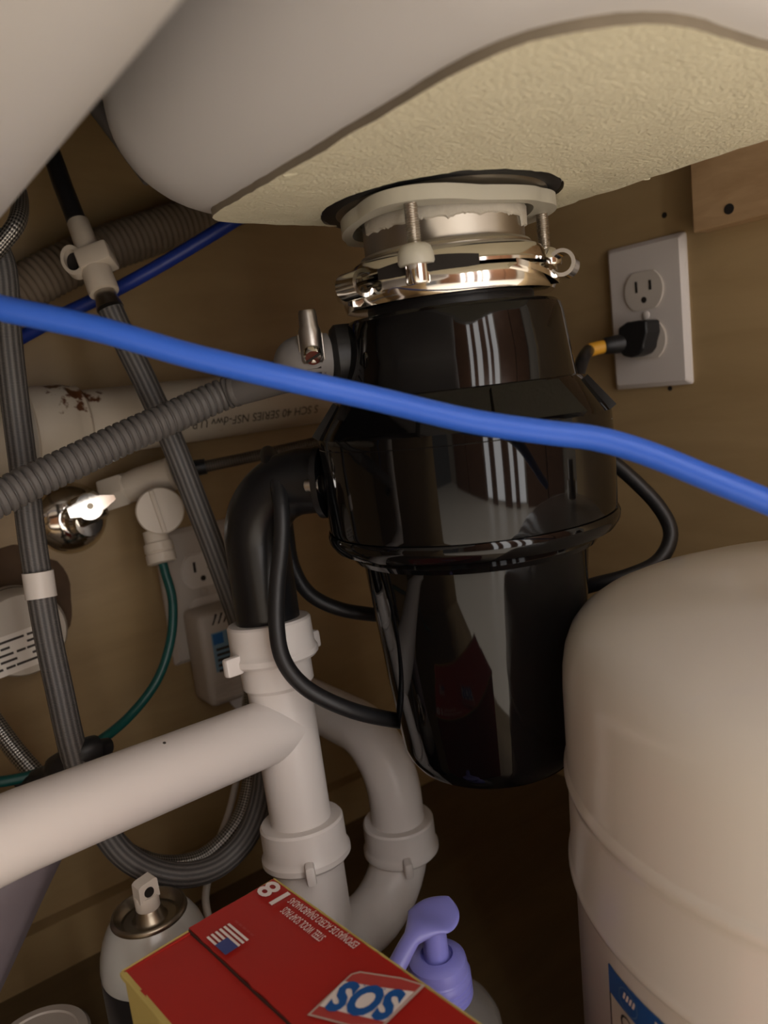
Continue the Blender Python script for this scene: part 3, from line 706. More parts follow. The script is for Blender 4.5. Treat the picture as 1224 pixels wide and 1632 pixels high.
qc = thing('quick_connector', 'white plastic quick connector joining the faucet hose ends', 'hose connector', on_q(140, 400))
mk('upper_sleeve', sweep([on_q(121, 347), on_q(122, 350), on_q(136, 388), on_q(142, 402)], [0.0062, 0.0070, 0.0074, 0.0086], 26), M_valve, qc)
mk('lower_barrel', sweep([on_q(146, 418), on_q(148, 428), on_q(163, 468), on_q(165, 471)], [0.0090, 0.0094, 0.0098, 0.0094], 30), M_valve, qc)
cu, cv_, cw = frame(qa, -_f)
mid = on_q(146, 420)
rt = unit(_R-qa*(_R@qa)); tw = np.cross(qa, rt)
if tw@_f > 0: tw = -tw                                # toward the lens
mk('clip_block', box(mid-qa*0.0010+rt*0.003, (0.0108, 0.0100, 0.0068), rt, tw, qa, bev=0.002), M_valve, qc)
lc = mid-qa*0.003-rt*0.0105+tw*0.003
V = []; F = []; K = 28
for k in range(K):
    t = 2*math.pi*k/K
    for (r, s_) in ((1.0, -1), (1.0, 1), (0.72, 1), (0.72, -1)):
        V.append(lc+rt*(0.0072*r*math.cos(t))+qa*(0.0105*r*math.sin(t))+tw*0.004*s_)
for k in range(K):
    for i in range(4): F.append([k*4+i, k*4+(i+1) % 4, ((k+1) % K)*4+(i+1) % 4, ((k+1) % K)*4+i])
mk('release_loop', (np.array(V), F), M_valve, qc, angle=30)
mk('loop_opening', prism([(0.0053*math.cos(2*math.pi*k/24), 0.0078*math.sin(2*math.pi*k/24)) for k in range(24)], lc-tw*0.0042, rt, qa, tw, 0.003), M_slot, qc)
mk('faucet_supply_tube', sweep(smoothpath([P(60, 190, 0.53), P(84, 250, 0.518), P(98, 290, 0.511), P(112, 326, 0.507), P(122, 352, 0.505)], 6), [0.0062]*24+[0.0064], 22), M_rubber,
   label='dark faucet tube entering the white quick connector from above', cat='tube')
# thin silver braided hoses
mk('braided_supply_hose', sweep(resample(smoothpath([P(-60, 470, 0.437), P(-25, 420, 0.437), P(5, 385, 0.437), P(28, 352, 0.440), P(30, 310, 0.46), P(10, 260, 0.47)], 8), 0.004), 0.0050, 18), M_braid,
   label='silver braided hose passing behind the left sink bowl', cat='hose')
mk('braided_supply_hose', sweep(resample(smoothpath([P(-60, 1075, 0.52), P(-10, 1150, 0.515), P(40, 1215, 0.51), P(100, 1275, 0.51), P(160, 1325, 0.505), P(210, 1362, 0.513), P(262, 1378, 0.525), P(320, 1368, 0.54), P(365, 1330, 0.55), P(392, 1280, 0.562), P(404, 1200, 0.575), P(402, 1110, 0.585), P(392, 1040, 0.59)], 8), 0.004), 0.0062, 18), M_braid,
   label='silver braided hose curving down behind the white branch pipe', cat='hose')
mk('hose_strap', sweep(smoothpath([P(28, 1248, 0.485), P(70, 1236, 0.478), P(108, 1214, 0.470), P(140, 1196, 0.471), P(172, 1190, 0.483)], 6), [0.003]*4+[0.0055]*5+[0.0082]*12+[0.0055]*4, 16), M_rubber,
   label='black strap bundling the hose and green tube above the branch pipe', cat='strap')

# ------------------------------------------------------------------ shut-off valve and plastic add-on tee
ec = PL(112, 826, 'y', WY)
sv_ = thing('shutoff_valve', 'chrome shut-off valve with lever handle on the back wall', 'valve', ec)
mk('escutcheon', capped([(0.0275, 0), (0.0275, 0.001), (0.0245, 0.006), (0.0175, 0.0105), (0.0120, 0.0125), (0.0105, 0.0130)], origin=ec, axis=(0, -1, 0), seg=48), M_chrome, sv_, angle=50)
mk('stem', capped([(0.0090, 0), (0.0090, 0.028), (0.0118, 0.029), (0.0118, 0.041), (0.0095, 0.0425), (0.0095, 0.050)], origin=ec, axis=(0, -1, 0), seg=32), M_chrome, sv_, angle=30)
vb = PL(138, 812, 'y', WY-0.046)
mk('valve_body', capped([(0.0098, -0.010), (0.0112, -0.008), (0.0112, 0.010), (0.0098, 0.012)], origin=vb, axis=(0.85, -0.1, 0.25), seg=32), M_chrome, sv_, angle=30)
hn = unit(-P(138, 812, 1)+A([0, 0, H])); hn = unit(hn+A([0.15, 0, 0.1])); hd = unit(P(175, 797, .55)-P(108, 822, .55)); hd = unit(hd-hn*(hd@hn)); hw = np.cross(hn, hd)
hc = vb+hn*0.014
hp_ = [(-0.0150, -0.0035), (-0.0150, 0.0035), (-0.0080, 0.0052), (-0.002, 0.0062), (0.004, 0.0060), (0.010, 0.0050), (0.0180, 0.0022), (0.0180, -0.0010), (0.010, -0.0046), (0.004, -0.006), (-0.002, -0.0062), (-0.008, -0.0052)]
hnd = mk('handle_disc', capped([(0.0098, -0.006), (0.0102, -0.005), (0.0102, 0.0005), (0.0094, 0.0015)], origin=hc, axis=hn, seg=36), M_chrome, sv_, angle=30)
mk('lever', prism(hp_, hc+hn*0.0012, hd, hw, hn, 0.0032), M_chrome, hnd, smooth=False)
mk('lever_screw', capped([(0.0022, 0), (0.0022, 0.0006)], origin=hc+hn*0.0044, axis=hn, seg=16), M_gold, hnd)
at_ = thing('tap_tee', 'cream plastic add-on tap tee with round knob feeding a green tube', 'valve', P(255, 815, 0.585))
KZ = 0.575
tA, tB = P(165, 790, KZ+0.012), P(268, 757, KZ+0.012)
tdir = unit(tB-tA)
mk('hex_nut', capped([(0.0125, 0), (0.0135, 0.001), (0.0135, 0.018), (0.0115, 0.0195)], origin=tA, axis=tdir, seg=6), M_valve, at_, smooth=False)
mk('tee_barrel', capped([(0.0105, 0.018), (0.0115, 0.020), (0.0128, 0.030), (0.0128, 0.0540), (0.0105, 0.0560)], origin=tA, axis=tdir, seg=32), M_valve, at_, angle=30)
kc = P(255, 814, KZ-0.008); kn = unit(A([0, 0, H])-kc); kn = unit(kn+A([0.05, 0, 0.0]))
mk('knob_stem', capped([(0.0150, -0.022), (0.0150, -0.010), (0.0158, -0.009), (0.0158, -0.004)], origin=kc, axis=kn, seg=32), M_valve, at_, angle=30)
knob = mk('knob', capped([(0.0165, -0.006), (0.0172, -0.005), (0.0172, 0.0025), (0.0164, 0.0035)], origin=kc, axis=kn, seg=48), M_valve, at_, angle=30)
ku = unit(A([0, 0, 1])-kn*kn[2]); kr = np.cross(ku, kn)
rv_ = unit(P(270, 848, .57)-P(246, 780, .57)); rv_ = unit(rv_-kn*(rv_@kn))
mk('grip_ridge', box(kc+kn*0.0042+np.cross(kn, rv_)*0.0018*(-1), (0.0160, 0.0016, 0.0016), rv_, np.cross(kn, rv_), kn, bev=0.0006), M_valve, knob)
n0, n1 = P(247, 846, KZ), P(259, 898, KZ-0.002); nd = unit(n1-n0); nl = np.linalg.norm(n1-n0)
mk('outlet_neck', capped([(0.0090, 0), (0.0090, nl*0.36), (0.0106, nl*0.38), (0.0108, nl*0.62), (0.0100, nl*0.64), (0.0100, nl*0.68), (0.0108, nl*0.70), (0.0108, nl*0.96), (0.009, nl)], origin=n0, axis=nd, seg=28), M_valve, at_, angle=30)
mk('green_tube', sweep(resample(smoothpath([n1-nd*0.006, P(263, 912, KZ-0.003), P(275, 958, 0.57), P(272, 1020, 0.565), P(250, 1085, 0.557), P(205, 1143, 0.54), P(150, 1187, 0.515), P(90, 1222, 0.492), P(30, 1241, 0.482), P(-40, 1250, 0.475), P(-140, 1255, 0.47), A([-0.12, 0.44, 0.16]), A([-0.24, 0.42, 0.06]), A([-0.33, 0.38, 0.006])], 8), 0.004), 0.0034, 16), M_green,
   label='thin dark green tube curving down from the plastic tap tee', cat='tube')
g0 = PL(290, 750, 'y', 0.592)
gl = thing('grey_supply_line', 'thin dark supply line running right from the tap tee behind the elbow', 'supply line', g0)
mk('line', sweep(resample(smoothpath([P(296, 749, KZ+0.02), P(340, 741, 0.60), P(420, 724, 0.605), P(500, 706, 0.61), P(560, 690, 0.615)], 8), 0.004), 0.0045, 16), M_braidd, gl)
mk('crimp_nut', sweep([P(272, 755, KZ+0.014), P(300, 748, KZ+0.02), P(301, 748, KZ+0.02), P(328, 743, KZ+0.022)], [0.0120, 0.0120, 0.0064, 0.0060], 20), M_rubber, gl, angle=30)

# ------------------------------------------------------------------ outlet and power adapter on the back wall
bc = PL(322, 941, 'y', WY); bc = A([bc[0], WY, bc[2]])
outlet('wall_outlet', 'beige duplex outlet on the back wall behind the tap tee', bc, (0, -1, 0), (1, 0, 0), M_adapter)
ad = thing('power_adapter', 'white plug-in power adapter with blue label on the back wall', 'power adapter', bc-A([0, 0.03, 0.06]))
ac = A([bc[0]+0.0040, WY-0.0255, bc[2]-0.049])
mk('case', box(ac, (0.0285, 0.0180, 0.0395), bev=0.006, seg=3), M_adapter, ad)
for k in range(7):
    mk('vent_slit', box(ac+A([-0.015+0.005*k, -0.0174, 0.0335]), (0.0007, 0.0010, 0.0045), u=(1, 0, 0), v=(0, 1, 0), w=unit((0.55, 0, 1)), ), M_slot, ad, smooth=False)
lb = mk('label', box(ac+A([-0.0035, -0.0181, 0.0065]), (0.0165, 0.0002, 0.0165)), M_skyblue, ad, smooth=False, label='small blue printed label')
mk('label_square', box(ac+A([-0.0145, -0.0184, 0.0175]), (0.0045, 0.0002, 0.0045)), mat('label_square_blue', (0.015, 0.11, 0.30), 0.6), lb, smooth=False)
for k in range(5):
    mk('label_line', box(ac+A([-0.0035, -0.0184, 0.0085-0.0045*k]), (0.0140, 0.0002, 0.0011)), M_darkink, lb, smooth=False)
for k in range(5):
    mk('grip_rib', box(ac+A([0, -0.0180, -0.018-0.0038*k]), (0.024, 0.0005, 0.0008), bev=0.0003, seg=1), M_adapter, ad)
mk('adapter_cable', sweep(resample(smoothpath([ac+A([0.012, 0, -0.038]), P(388, 1150, 0.615), P(382, 1215, 0.60), P(366, 1290, 0.585), P(345, 1350, 0.575), P(331, 1405, 0.56), P(328, 1440, 0.545), P(340, 1480, 0.53), P(370, 1520, 0.52), P(410, 1560, 0.53)], 8), 0.004), 0.0026, 12), M_adapter,
   label='thin white adapter cable dropping behind the faucet hose loop', cat='cable')

# ------------------------------------------------------------------ capped stub with sticker, ragged wall hole
sc = PL(38, 1012, 'y', WY-0.05)
hv = []; n_ = 40
for k in range(n_):
    a = 2*math.pi*k/n_; r = 0.043*(1+0.22*noise.noise(Vector((math.cos(a)*2.2, math.sin(a)*2.2, 5))))
    hv.append((r*math.cos(a), r*math.sin(a)))
mk('torn_hole_edge', prism(hv, (sc[0]+0.006, WY, sc[2]+0.012), (1, 0, 0), (0, 0, 1), (0, -1, 0), 0.002), M_torn, bpy.data.objects['wall_back'], smooth=False)
st = thing('capped_stub_pipe', 'white capped pipe stub with printed sticker through the back wall', 'pipe stub', (sc[0], WY, sc[2]))
mk('stub', capped([(0.0255, 0.0), (0.0255, 0.020)], origin=(sc[0], WY, sc[2]), axis=(0, -1, 0), seg=40), M_label, st)
cap = mk('cap', capped([(0.029, 0.014), (0.0300, 0.0155), (0.0300, 0.046), (0.0280, 0.050)], origin=(sc[0], WY, sc[2]), axis=(0, -1, 0), seg=48), M_label, st, angle=30)
mk('cap_groove', lathe([(0.0302, 0.026), (0.0304, 0.026), (0.0304, 0.0275), (0.0302, 0.0275)], (sc[0], WY, sc[2]), (0, -1, 0), seg=48, close=True), M_darkink, st)
stk = mk('sticker', prism(rrect(0.0255, 0.0135, 0.003, 3), (sc[0]-0.003, WY-0.0500, sc[2]-0.010), unit((1, 0, 0.10)), unit((-0.10, 0, 1)), (0, -1, 0), 0.0003), mat('sticker_paper', (0.66, 0.61, 0.54), 0.6), st, smooth=False)
su, sw = unit((1, 0, 0.10)), unit((-0.10, 0, 1))
for k in range(5):
    for j in range(5):
        if (k*3+j) % 6 == 5: continue
        L_ = 0.0030+0.0012*((k+2*j) % 3)
        mk('sticker_line', box(A([sc[0]-0.003, WY-0.0505, sc[2]-0.010])+su*(-0.019+0.0093*j)+sw*(0.0095-0.0045*k), (L_, 0.0008, 0.0003), su, sw, (0, -1, 0)), M_darkink, stk, smooth=False)

# ------------------------------------------------------------------ blue tubes, ribbed hose behind the bowl
mk('blue_tube', sweep(resample(smoothpath([A([-0.40, 0.50, H-0.09]), A([-0.27, 0.462, H-0.030]), A([-0.16, 0.422, H+0.012]), A([-0.07, 0.382, H+0.037]), A([-0.005, 0.352, H+0.050]), P(-60, 475, 0.28), P(0, 491, 0.282), P(150, 523, 0.287), P(300, 566, 0.292), P(450, 602, 0.296), P(600, 636, 0.300), P(750, 671, 0.300), P(870, 689, 0.298), P(950, 699, 0.296), P(1030, 722, 0.293), P(1120, 758, 0.289), P(1224, 800, 0.284), P(1330, 842, 0.28), P(1480, 890, 0.275)], 8), 0.004), 0.0048, 24), M_blue,
   label='bright blue plastic tube crossing in front of the disposer', cat='tube')
mk('blue_tube', sweep(resample(smoothpath([P(-140, 625, 0.55), P(-40, 578, 0.545), P(30, 540, 0.54), P(100, 502, 0.535), P(180, 464, 0.532), P(260, 420, 0.53), P(345, 369, 0.53), P(430, 318, 0.535), P(540, 270, 0.54)], 8), 0.004), 0.0047, 20), M_blueshade,
   label='blue tube further back, coloured darker for shade, rising behind the quick connector', cat='tube')
rp = resample(smoothpath([A([-0.405, 0.588, H+0.055]), A([-0.15, 0.588, H+0.050])]+[PL(px_, py_, 'y', 0.588) for px_, py_ in ((-140, 560), (-60, 520), (0, 482), (80, 436), (160, 400), (240, 372), (320, 344), (420, 312), (520, 285))], 10), 0.0007)
s = np.arange(len(rp))*0.0007; rr = 0.0160+0.0006*np.sin(2*np.pi*s/0.0048)
mk('ribbed_vent_hose', sweep(rp, rr, 24), M_hosebeige, label='beige ribbed hose in shadow high on the back wall', cat='hose', angle=180)
mk('grey_faucet_shank', sweep([P(150, 165, 0.50), P(180, 205, 0.50), P(240, 285, 0.50)], 0.0058, 18), M_grey, label='grey tube glimpsed between the two sink bowls', cat='tube')

# ------------------------------------------------------------------ white pressure tank on the right
KX, KY = 0.3705, 0.1345
tk = thing('pressure_tank', 'white steel water pressure tank standing at the right', 'water tank', (KX, KY, 0.0))
prof = [(0.0, -0.099), (0.05, -0.1020), (0.09, -0.1090), (0.112, -0.1160), (0.124, -0.1215), (0.1305, -0.1262), (0.1350, -0.1320), (0.1380, -0.1400), (0.1393, -0.1480), (0.1398, -0.1580), (0.1398, -0.1950), (0.1402, -0.1962), (0.1414, -0.1985), (0.1415, -0.2005), (0.1405, -0.2030), (0.1394, -0.2050), (0.1393, -0.2080), (0.1398, -0.2110), (0.1402, -0.2440), (0.1412, -0.2458), (0.1418, -0.2480), (0.1412, -0.2502), (0.1388, -0.2515), (0.1386, -0.256), (0.1386, -0.350), (0.135, -0.372), (0.120, -0.385)]
tilt = math.radians(1.3); tz = A([0.0, 0, 1.0]); tax_ = unit(tz*math.cos(tilt)+_r0*math.sin(tilt)); tko = A([KX, KY, H])-_r0*0.004
mk('shell', capped(prof, origin=tko, axis=tax_, seg=128, hint=(0, 1, 0)), M_tank, tk, angle=50)
mk('base_ring', lathe([(0.095, -H), (0.112, -H), (0.116, -0.375), (0.095, -0.375)], A([KX, KY, H]), close=True, seg=64), M_blackp, tk)
mk('tank_port', capped([(0.011, -0.094), (0.011, -0.078), (0.007, -0.077), (0.007, -0.060)], origin=tko, axis=tax_, seg=24), M_chrome, tk)
Rl = 0.1390
tu, tv, tw_ = frame(tax_, (0, 1, 0))
tu = unit(A([1, 0, 0])-tax_*tax_[0]); tv = np.cross(tax_, tu)
def tcyl(deg, z, r=Rl): a = math.radians(deg); return tko+tax_*z+r*(math.cos(a)*tu+math.sin(a)*tv)
def tpatch(a0, a1, z0, z1, r=Rl, n=24):
    V = []; F = []
    for i in range(n+1):
        a = a0+(a1-a0)*i/n; V += [tcyl(a, z0, r), tcyl(a, z1, r), tcyl(a, z1, r-0.0006), tcyl(a, z0, r-0.0006)]
    for i in range(n):
        for k in range(4): F.append([i*4+k, i*4+(k+1) % 4, (i+1)*4+(k+1) % 4, (i+1)*4+k])
    F += [[0, 1, 2, 3], [n*4+3, n*4+2, n*4+1, n*4]]
    return (np.array(V), F)
LA = 155.3
lab = mk('label', tpatch(LA, LA+50, -0.340, -0.262), M_tanklabel, tk, label='paper label with blue header band')
mk('label_band', tpatch(LA, LA+50, -0.2755, -0.262, Rl+0.00025), M_blueink, lab)
mk('label_rule', tpatch(LA, LA+0.25, -0.340, -0.2755, Rl+0.0003, 2), M_darkink, lab)
def twrap(geo, deg, z, r):
    V, F = geo
    return (np.array([tcyl(deg+math.degrees(p[0]/r), z+p[1], r) for p in V]), F)
mk('lettering', twrap(text_geo('RE', 0.0125, offset=0.0003), LA+15.6, -0.2690, Rl+0.0006), M_ink, lab, smooth=False)
mk('lettering', twrap(text_geo('CE', 0.0115), LA+6.4, -0.2815, Rl+0.0006), M_darkink, lab, smooth=False)
# oval emblem with slanted white strokes
el = []
for k in range(40):
    a = 2*math.pi*k/40
    for r in (1.0, 0.93): el.append((0.0064*r*math.cos(a), 0.0058*r*math.sin(a), 0))
ef = [[2*k, 2*k+1, (2*k+3) % 80, (2*k+2) % 80] for k in range(40)]
mk('emblem_ring', twrap((np.array(el), ef), LA+6.2, -0.2688, Rl+0.0006), mat('emblem_blue', (0.10, 0.20, 0.36), 0.5), lab, smooth=False)
for k in range(4):
    x = -0.0036+0.0021*k
    q = np.array([(x, -0.0002, 0), (x+0.0013, -0.0002, 0), (x+0.0026, 0.0034, 0), (x+0.0013, 0.0034, 0)])
    mk('emblem_stroke', twrap((q, [[0, 1, 2, 3]]), LA+6.2, -0.2688, Rl+0.0006), M_ink, lab, smooth=False)

# ------------------------------------------------------------------ red carton
CA = PL(435, 1402, 'z', H-0.240); CB = PL(200, 1555, 'z', H-0.240); CC = PL(760, 1632, 'z', H-0.240)
e2_ = unit(CC-CA); e1_ = unit(CB-CA-e2_*((CB-CA)@e2_)); wid = 0.0803; lng = 0.185; ht = H-0.240
ct = thing('soap_pad_carton', 'red cardboard carton of steel wool soap pads standing upright', 'carton', (CA+e1_*wid/2+e2_*lng/2)*A([1, 1, 0]))
zz = A([0, 0, 1.0])
def cpt(a, b, z=0.0): return CA+e1_*a+e2_*b+zz*z
# tube of four side panels, kraft yellow edges, red outside
def panel(a0, b0, a1, b1, th=0.0006, z1=-0.0004, m_=M_red, name='side_panel'):
    c = (cpt(a0, b0)+cpt(a1, b1))/2; u = unit(cpt(a1, b1)-cpt(a0, b0)); n = np.cross(u, zz)
    return mk(name, box(c-zz*(ht/2)+zz*z1/2, (np.linalg.norm(cpt(a1, b1)-cpt(a0, b0))/2, th, ht/2-abs(z1)/2), u, n, zz), m_, ct, smooth=False)
panel(0.001, 0.0008, wid-0.001, 0.0008)
panel(0.001, lng-0.0008, wid-0.001, lng-0.0008)
panel(0.0008, 0.001, 0.0008, lng-0.001)
panel(wid-0.0008, 0.001, wid-0.0008, lng-0.001, m_=M_kraft)
def flap(a0, a1, z0, z1, name, m_, wob, seed, th=0.0008, tears=0.0008):
    """a top flap sheet between offsets a0..a1 across the carton, gently warped"""
    n, k_ = 10, 40; V = []; F = []
    for s_ in (0, 1):
        for i in range(n+1):
            for j in range(k_+1):
                a = a0+(a1-a0)*i/n; b = -0.0004+(lng+0.0008)*j/k_
                if j == 0: b += 0.0006*noise.noise(Vector((a*160, seed, 0)))-0.0022*math.exp(-((a-0.012)/0.010)**2)*(-1 if seed == 1 else 0)*0
                if i in (0, n): a += tears*noise.noise(Vector((b*190, seed, i)))
                z = z0+(z1-z0)*i/n+wob*noise.noise(Vector((a*28, b*28, seed)))-(0 if s_ else th)
                V.append(cpt(a, b, z))
    N_ = (n+1)*(k_+1)
    for s_ in (0, 1):
        for i in range(n):
            for j in range(k_):
                q = s_*N_+i*(k_+1)+j; F.append([q, q+1, q+k_+2, q+k_+1])
    bord = [i*(k_+1) for i in range(n+1)]+[n*(k_+1)+j for j in range(1, k_+1)]+[i*(k_+1)+k_ for i in range(n-1, -1, -1)]+[j for j in range(k_-1, 0, -1)]
    for q in range(len(bord)):
        r_ = (q+1) % len(bord); F.append([bord[q], bord[r_], N_+bord[r_], N_+bord[q]])
    return mk(name, (np.array(V), F), m_, ct, angle=30)
SPL = 0.0472
flap(SPL-0.004, wid+0.0004, -0.0012, -0.0006, 'inner_flap', M_red, 0.0006, 2)
fl1 = flap(-0.0004, SPL, 0.0000, 0.0012, 'outer_flap', M_red, 0.0005, 1)
# raw yellow cardboard along the torn edges
def edge_strip(a0, b0, a1, b1, z, w_, name='raw_edge', m_=None):
    n = 60; V = []; F = []; u = unit(cpt(a1, b1)-cpt(a0, b0)); nn = np.cross(zz, u)
    L_ = np.linalg.norm(cpt(a1, b1)-cpt(a0, b0))
    for i in range(n+1):
        p = cpt(a0, b0)+u*L_*i/n; ww = w_*(0.7+0.8*abs(noise.noise(Vector((i*0.35, w_*1e4, 2)))))
        for (s_, dz) in ((-ww, z-0.0014), (ww, z-0.0014), (ww*0.9, z+0.0005), (-ww*0.9, z+0.0005)): V.append(p+nn*s_+zz*dz)
    for i in range(n):
        for k in range(4): F.append([i*4+k, i*4+(k+1) % 4, (i+1)*4+(k+1) % 4, (i+1)*4+k])
    F += [[0, 1, 2, 3], [n*4+3, n*4+2, n*4+1, n*4]]
    return mk(name, (np.array(V), F), m_ or M_kraft, ct, smooth=False)
edge_strip(-0.0006, 0, -0.0006, lng, 0.0, 0.0005)
edge_strip(wid+0.0003, 0, wid+0.0003, lng, -0.0006, 0.0012)
edge_strip(0, -0.0006, wid, -0.0006, -0.0006, 0.0003)
edge_strip(SPL+0.0004, 0, SPL+0.0004, lng, 0.0002, 0.00022, m_=mat('flap_gap', (0.045, 0.016, 0.010), 0.8))
# print on the top: it reads from the far side
def cprint(geo, a, b, ang, dz, m_, parent=fl1, name='lettering'):
    t = math.radians(ang); ru = e2_*-1; rv2 = e1_*1
    # text x runs along -e2 (away from the lens), its top toward the flap line
    u = ru*math.cos(t)+rv2*math.sin(t); v = -ru*math.sin(t)+rv2*math.cos(t)
    return mk(name, lay(geo, cpt(a, b, dz), u, v), m_, parent, smooth=False)
def uv_of(px, py):
    q = PL(px, py, 'z', H-0.240+0.0008)-CA; return q@e1_, q@e2_
def put(s, px, py, size, ang, m_, **k):
    a, b = uv_of(px, py); return cprint(text_geo(s, size, **k), a, b, ang, 0.0022, m_)
def chord(p, q):
    a, b = A(uv_of(*p)), A(uv_of(*q)); d = b-a; return np.linalg.norm(d), math.degrees(math.atan2(d[0], -d[1]))
def put_line(s, p0, p1, m_, size, shear=0.0, offset=0.0, dz=0.0022):
    L_, ang = chord(p0, p1); V, F = text_geo(s, size, shear=shear, offset=offset)
    V[:, 0] *= L_/max(1e-6, V[:, 0].max()-V[:, 0].min())
    V[:, 0] -= (V[:, 0].max()+V[:, 0].min())/2; V[:, 1] -= (V[:, 1].max()+V[:, 1].min())/2
    a, b = (A(uv_of(*p0))+A(uv_of(*p1)))/2
    return cprint((V, F), a, b, ang, dz, m_)
def poly_print(pp, m_, dz, name):
    q = [uv_of(*p) for p in pp]
    return mk(name, (np.array([cpt(a, b, dz) for a, b in q]), [list(range(len(q)))]), m_, fl1, smooth=False)
put_line('18', (449, 1438), (421, 1414), M_ink, 0.0150, offset=0.0003)
put_line('STEEL WOOL SOAP PADS', (515, 1501), (452, 1453), M_ink, 0.0062)
put_line('ESPONJAS DE ACERO ENJABONADAS', (571, 1511), (465, 1437), M_ink, 0.0058)
# small flag print
fa, fb = A(uv_of(365, 1499)); 
fL, fang = chord((383, 1503), (343, 1492))
flag_u = lambda x, y: (fa+y, fb-x)
def fquad(x0, x1, y0, y1, m_, dz, name):
    q = [flag_u(x, y) for x, y in ((x0, y0), (x1, y0), (x1, y1), (x0, y1))]
    return mk(name, (np.array([cpt(a, b, dz) for a, b in q]), [[0, 1, 2, 3]]), m_, fl1, smooth=False)
for k in range(6):
    y = -0.0055+0.0022*k
    fquad(-0.0085, 0.0085, y, y+0.0012, M_ink, 0.0022, 'flag_stripe')
fquad(-0.0088, 0.0005, 0.0002, 0.0068, M_navy, 0.0024, 'flag_canton')
for k in range(5):
    fquad(-0.0080+0.0033*k, -0.0056+0.0033*k, -0.0088, -0.0077, M_pink, 0.0022, 'small_print')
# brand panel: slanted ribbon with the brand lettering
poly_print([(490, 1622), (560, 1556), (574, 1552), (640, 1562), (679, 1574), (612, 1640), (560, 1640)], M_silverp, 0.0020, 'logo_outline')
poly_print([(496, 1621), (562, 1558), (575, 1555), (640, 1565), (672, 1575), (610, 1638), (560, 1638)], M_pink, 0.0022, 'logo_ribbon')
poly_print([(546, 1571), (549, 1569), (600, 1578), (661, 1586), (614, 1634), (560, 1622), (510, 1609)], M_ink, 0.0024, 'logo_field')
put_line('SOS', (640, 1611), (529, 1591), M_blueink, 0.0205, shear=0.32, offset=0.0010, dz=0.0027)
for q_ in ((614, 1583), (582, 1577)):
    poly_print([(q_[0]-1.5, q_[1]), (q_[0], q_[1]-1.5), (q_[0]+1.5, q_[1]), (q_[0], q_[1]+1.5)], M_blueink, 0.0027, 'logo_dot')

# ------------------------------------------------------------------ aerosol can
cn0 = P(237, 1450, 0.450)
can = thing('spray_can', 'black aerosol can with white dome and bare nozzle behind the carton', 'spray can', (cn0[0], cn0[1], 0))
CO = (cn0[0], cn0[1], cn0[2])
cz = -cn0[2]
mk('body', capped([(0.030, cz), (0.0318, cz+0.002), (0.0322, cz+0.006), (0.0322, -0.0345), (0.0315, -0.0325)], origin=CO, seg=64), M_canbody, can, angle=30)
mk('dome', lathe([(0.0315, -0.0330), (0.0320, -0.0310), (0.0318, -0.0270), (0.0305, -0.0200), (0.0280, -0.0125), (0.0245, -0.0060), (0.0215, -0.0022)], origin=CO, seg=64), M_candome, can, label='pale enamelled dome')
mk('rim', lathe([(0.0150, -0.0045), (0.0165, -0.0050), (0.0180, -0.0015), (0.0198, 0.0008), (0.0214, 0.0002), (0.0219, -0.0018), (0.0208, -0.0032), (0.0150, -0.0060)], CO, close=True, seg=64), M_gold, can, angle=60, label='crimped metal rim')
mk('valve_cup', capped([(0.0160, -0.0048), (0.0110, -0.0052), (0.0090, -0.0040), (0.0075, 0.0012), (0.0060, 0.0030)], origin=CO, seg=48), M_gold, can, angle=50)
nzd = unit(A([0.15, -1.0, 0.0]))                     # spray direction, toward the opening
nz = mk('nozzle', join(capped([(0.0066, 0.0015), (0.0070, 0.0025), (0.0070, 0.0085), (0.0066, 0.0105)], origin=CO, seg=32),
      prism([(-0.0062, 0), (0.0062, 0), (0.0060, 0.0105), (0.0048, 0.0118), (-0.0040, 0.0108), (-0.0058, 0.0095)], A(CO)+A([0, 0, 0.0085])-nzd*0.0035, unit(np.cross(nzd, zz))*-1, zz, nzd, 0.0085)), M_nozzle, can, angle=35, label='white spray nozzle')
mk('nozzle_hole', capped([(0.0030, 0), (0.0029, 0.0004)], origin=A(CO)+A([0, 0, 0.0135])+nzd*0.0050, axis=nzd, seg=24), M_slot, nz)

# ------------------------------------------------------------------ soap pump bottle
pb0 = P(700, 1558, 0.400)
pump = thing('soap_pump_bottle', 'clear soap bottle with lilac pump top beside the red carton', 'soap bottle', (pb0[0], pb0[1], 0))
PO = A([pb0[0], pb0[1], pb0[2]]); pz = -pb0[2]
mk('bottle', capped([(0.0270, pz), (0.0300, pz+0.003), (0.0305, pz+0.010), (0.0305, -0.034), (0.0295, -0.026), (0.0260, -0.019), (0.0190, -0.013), (0.0150, -0.0105), (0.0140, -0.004)], origin=PO, seg=56), M_clear, pump, label='clear bottle shoulder')
mk('soap', capped([(0.026, pz+0.002), (0.0285, pz+0.006), (0.0285, -0.045)], origin=PO, seg=40), M_soap, pump)
mk('dip_tube', capped([(0.0022, pz+0.005), (0.0022, -0.006)], origin=PO, seg=12), M_white, pump)
mk('collar', capped([(0.0160, -0.0100), (0.0168, -0.0090), (0.0168, -0.0072), (0.0162, -0.0068), (0.0162, -0.0060), (0.0168, -0.0055), (0.0168, -0.0040), (0.0162, -0.0036), (0.0162, -0.0028), (0.0168, -0.0023), (0.0167, -0.0008), (0.0161, -0.0004), (0.0161, 0.0004), (0.0166, 0.0010), (0.0166, 0.0030), (0.0160, 0.0040), (0.0160, 0.0048), (0.0154, 0.0055), (0.0154, 0.0085), (0.0148, 0.0115), (0.0125, 0.0135), (0.0085, 0.0142), (0.0080, 0.0120)], origin=PO, seg=56), M_lilac, pump, angle=35, label='lilac threaded collar')
mk('stem', capped([(0.0066, 0.008), (0.0062, 0.030)], origin=PO, seg=32), M_lilac, pump)
